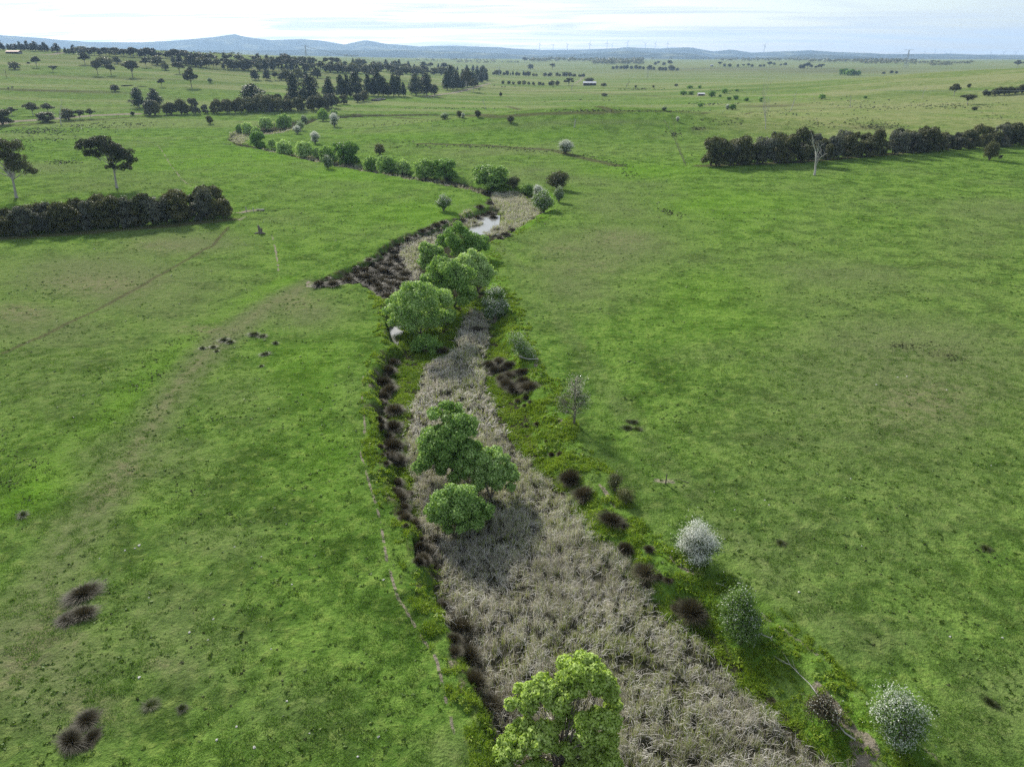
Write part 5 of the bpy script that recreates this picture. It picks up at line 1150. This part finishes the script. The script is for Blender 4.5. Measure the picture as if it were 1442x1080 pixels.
# ------------------------------------------------------------------ cattle
def cow_mesh():
    me = bpy.data.meshes.new('cow'); V = [(0,0,1.12),(.55,0,1.15),(-.55,0,1.14),(.95,0,1.35),(1.25,0,1.30),(1.48,0,1.12),
      (.55,.2,.75),(.55,.22,.4),(.57,.22,.03),(.55,-.2,.75),(.50,-.22,.4),(.48,-.22,.03),(-.58,.2,.8),(-.66,.22,.45),(-.60,.22,.03),(-.58,-.2,.8),(-.70,-.22,.45),(-.66,-.22,.03),(-.85,0,1.2),(-.95,0,.7)]
    E = [(0,1),(0,2),(1,3),(3,4),(4,5),(1,6),(6,7),(7,8),(1,9),(9,10),(10,11),(2,12),(12,13),(13,14),(2,15),(15,16),(16,17),(2,18),(18,19)]
    rad = [.36,.33,.33,.2,.15,.1,.14,.08,.07,.14,.08,.07,.17,.09,.07,.17,.09,.07,.08,.03]
    me.from_pydata(V, E, []); o = bpy.data.objects.new('tmp', me); COL.objects.link(o)
    sm = o.modifiers.new('s', 'SKIN'); sb = o.modifiers.new('b', 'SUBSURF'); sb.levels = 1
    for i, r in enumerate(rad): me.skin_vertices[0].data[i].radius = (r, r); me.skin_vertices[0].data[i].use_root = (i == 0)
    dg = bpy.context.evaluated_depsgraph_get(); m2 = bpy.data.meshes.new_from_object(o.evaluated_get(dg)); bpy.data.objects.remove(o); m2.name = 'cow'
    m2.materials.clear(); m2.materials.append(M['cow']); return m2
CW = cow_mesh()
for u, v, l in [(12,126,'black cow on the far left slope, left one of the two'),(17.5,125,'black cow on the far left slope, right one of the two'),(696,122,'black cow nearest the pine block in the middle herd'),(707,124,'second black cow of the middle herd'),
    (711,124,'third black cow of the middle herd, close to the second'),(725,123,'black cow right of the close pair in the middle herd'),(753,122,'black cow in front of the planted row'),(779,124,'black cow at the right end of the middle herd'),
    (675,128,'black cow on the verge below the dense pine block'),(1408,225,'dark calf lying right of the cone-shaped bush')]:
    P = hit(u, v); tag(ob('cow', CW, loc=P, rot=rng.uniform(-.5, .5)+(3.14 if rng.random() < .5 else 0), sc=1.15), l, 'cow', 'grazing cattle')
# ------------------------------------------------------------------ wind turbines on the ridge
def turb_meshes():
    g = G(); g.tube([(0,0,-30),(0,0,40),(0,0,80)], [3.4,2.8,2.0], 10); g.box((-1.8,-3.5,80),(1.8,6,83.6)); tower = g.mesh('tower', [M['turb']], False)
    g = G(); 
    g.tube([(0,-3.6,0),(0,-5.2,0),(0,-6,0)], [1.6,1.3,.4], 8)
    for i in range(3):
        a = i*2*math.pi/3; d = np.array([math.sin(a), 0, math.cos(a)]); s = np.array([math.cos(a), 0, -math.sin(a)])
        rows = []
        for t, w, th in ((1.2,1.6,1.0),(8,3.4,.6),(25,2.6,.4),(42,1.0,.2)):
            c = d*t+np.array([0,-4.6,0]); rows += [c-s*w*.4-[0,th,0], c+s*w*.9, c-s*w*.4+[0,th,0]]
        q = []
        for k in range(3):
            for j in range(3): q.append((k*3+j, k*3+(j+1) % 3, k*3+3+(j+1) % 3, k*3+3+j))
        g.add(rows, q)
    return tower, g.mesh('rotor', [M['turb']])
TW, RO = turb_meshes()
TP = [(760,62,12600,1.0,.2),(779,64,12600,1.0,.9),(799,63.5,12600,1.0,1.4),(830.5,61.5,12800,1.05,.3),(855,61,12800,1.1,.1),(862,63,13300,.8,.7),(883.5,61,12600,1.0,.5),(909,62,12800,1.0,1.1),(923,61.5,12800,1.0,.4),(940.5,61.5,12900,1.0,0.),(1077,64,11000,1.0,.45),
      (1302,72.5,15500,.8,.1),(1317,71.5,15500,.9,.9),(1332,73,15500,.8,.5),(1339,73.5,15500,.7,1.2),(1396,74,15500,.8,.2),(1414,74,15500,.8,1.),(1431,73.5,15500,.9,.6)]
words = ['first','second','third','fourth','fifth','sixth','seventh','eighth','ninth','tenth']
for i, (u, vh, d, s, ph) in enumerate(TP):
    f = ray(u, vh); t = d/math.hypot(f[0], f[1]); zh = HC+f[2]*t; X0, Y0 = f[0]*t, f[1]*t
    s_ = s*1.15
    l = ('white wind turbine on the ridge, %s from the left' % words[i]) if i < 10 else ('lone white wind turbine on the hills right of the main line' if i == 10 else 'faint small wind turbine far off on the right horizon, number %s from the left there' % words[i-11])
    e = tag(empty('wind_turbine', loc=(X0, Y0, zh-82*s_), sc=s_, rot=rng.uniform(-.5, .5)), l, 'wind turbine', 'wind turbines on the horizon')
    ob('tower', TW, parent=e); r_ = ob('rotor', RO, parent=e, loc=(0, 0, 81.8)); r_.rotation_euler = (0, ph, 0)
# ------------------------------------------------------------------ power line
def pylon_mesh(H, w):
    g = G(); b = w/2; r = .13*H/30
    def bar(a, c, k=1.): g.tube([a, c], [r*k, r*k], 4)
    lv = [(0, b), (.25, b*.72), (.5, b*.46), (.72, b*.24), (1.0, b*.20)]
    for i in range(len(lv)-1):
        z0, r0 = lv[i][0]*H, lv[i][1]; z1, r1 = lv[i+1][0]*H, lv[i+1][1]; c0 = [(r0,r0,z0),(-r0,r0,z0),(-r0,-r0,z0),(r0,-r0,z0)]; c1 = [(r1,r1,z1),(-r1,r1,z1),(-r1,-r1,z1),(r1,-r1,z1)]
        for k in range(4):
            bar(c0[k], c1[k], 1.4); bar(c0[k], c1[(k+1) % 4], .8); bar(c0[(k+1) % 4], c1[k], .8); bar(c1[k], c1[(k+1) % 4], .8)
    for z, a in ((.74, .36), (.99, .30)):
        for s in (-1, 1):
            bar((s*w*.1, .6, z*H), (s*a*H, 0, z*H)); bar((s*w*.1, -.6, z*H), (s*a*H, 0, z*H)); bar((s*w*.1, 0, z*H+.06*H), (s*a*H, 0, z*H)); 
    return g.mesh('lattice', [M['steel']])
PYL = []
for u, v, h, l in [(1275,97,26,'grey lattice power tower on the skyline beyond the right hill'),(912,110,13,'faint lattice power tower in the centre distance'),(432,87,22,'grey lattice power tower rising out of the broad wood'),(703,107,12,'thin grey lattice power tower beside the planted rows')]:
    P = hit(u, v); H = h*vpp(P, v); tag(ob('power_tower', pylon_mesh(H, H*.22), loc=P, rot=.6 if u < 1000 else .1), l, 'power tower'); PYL.append((P, H))
def wire(name, A_, B_, sag, label, r=.05, n=3, sp_=5.0):
    g = G(); A_ = np.array(A_, float); B_ = np.array(B_, float); d = B_-A_; s = np.array([-d[1], d[0], 0]); s /= np.linalg.norm(s)
    for k in range(n):
        o_ = s*sp_*(k-(n-1)/2); t = np.linspace(0, 1, 24)[:, None]; P = A_+d*t+o_-np.array([0, 0, 1])*sag*4*t*(1-t)
        g.tube(P-A_, np.full(24, r), 4)
    tag(ob(name, g.mesh(name, [M['steel']]), loc=A_), label, 'power line')
def topp(i, f=.95): return PYL[i][0]+np.array([0, 0, PYL[i][1]*f])
wire('power_line', topp(2), topp(3), 14, 'power wires crossing above the broad wood at left', .09)
wire('power_line', topp(3), topp(1), 10, 'power wires between the two faint central towers', .07)
wire('power_line', topp(1), topp(0), 14, 'power wires running to the tower on the right skyline', .07)
a = ray(1215, 127); b_ = ray(1560, 126); t1 = 560/a[1]; t2 = 520/b_[1]
wire('power_line', (a[0]*t1, a[1]*t1, HC+a[2]*t1), (b_[0]*t2, b_[1]*t2, HC+b_[2]*t2), 1, 'pale power wires sweeping low across the right hill', .05, 2, 1.2)
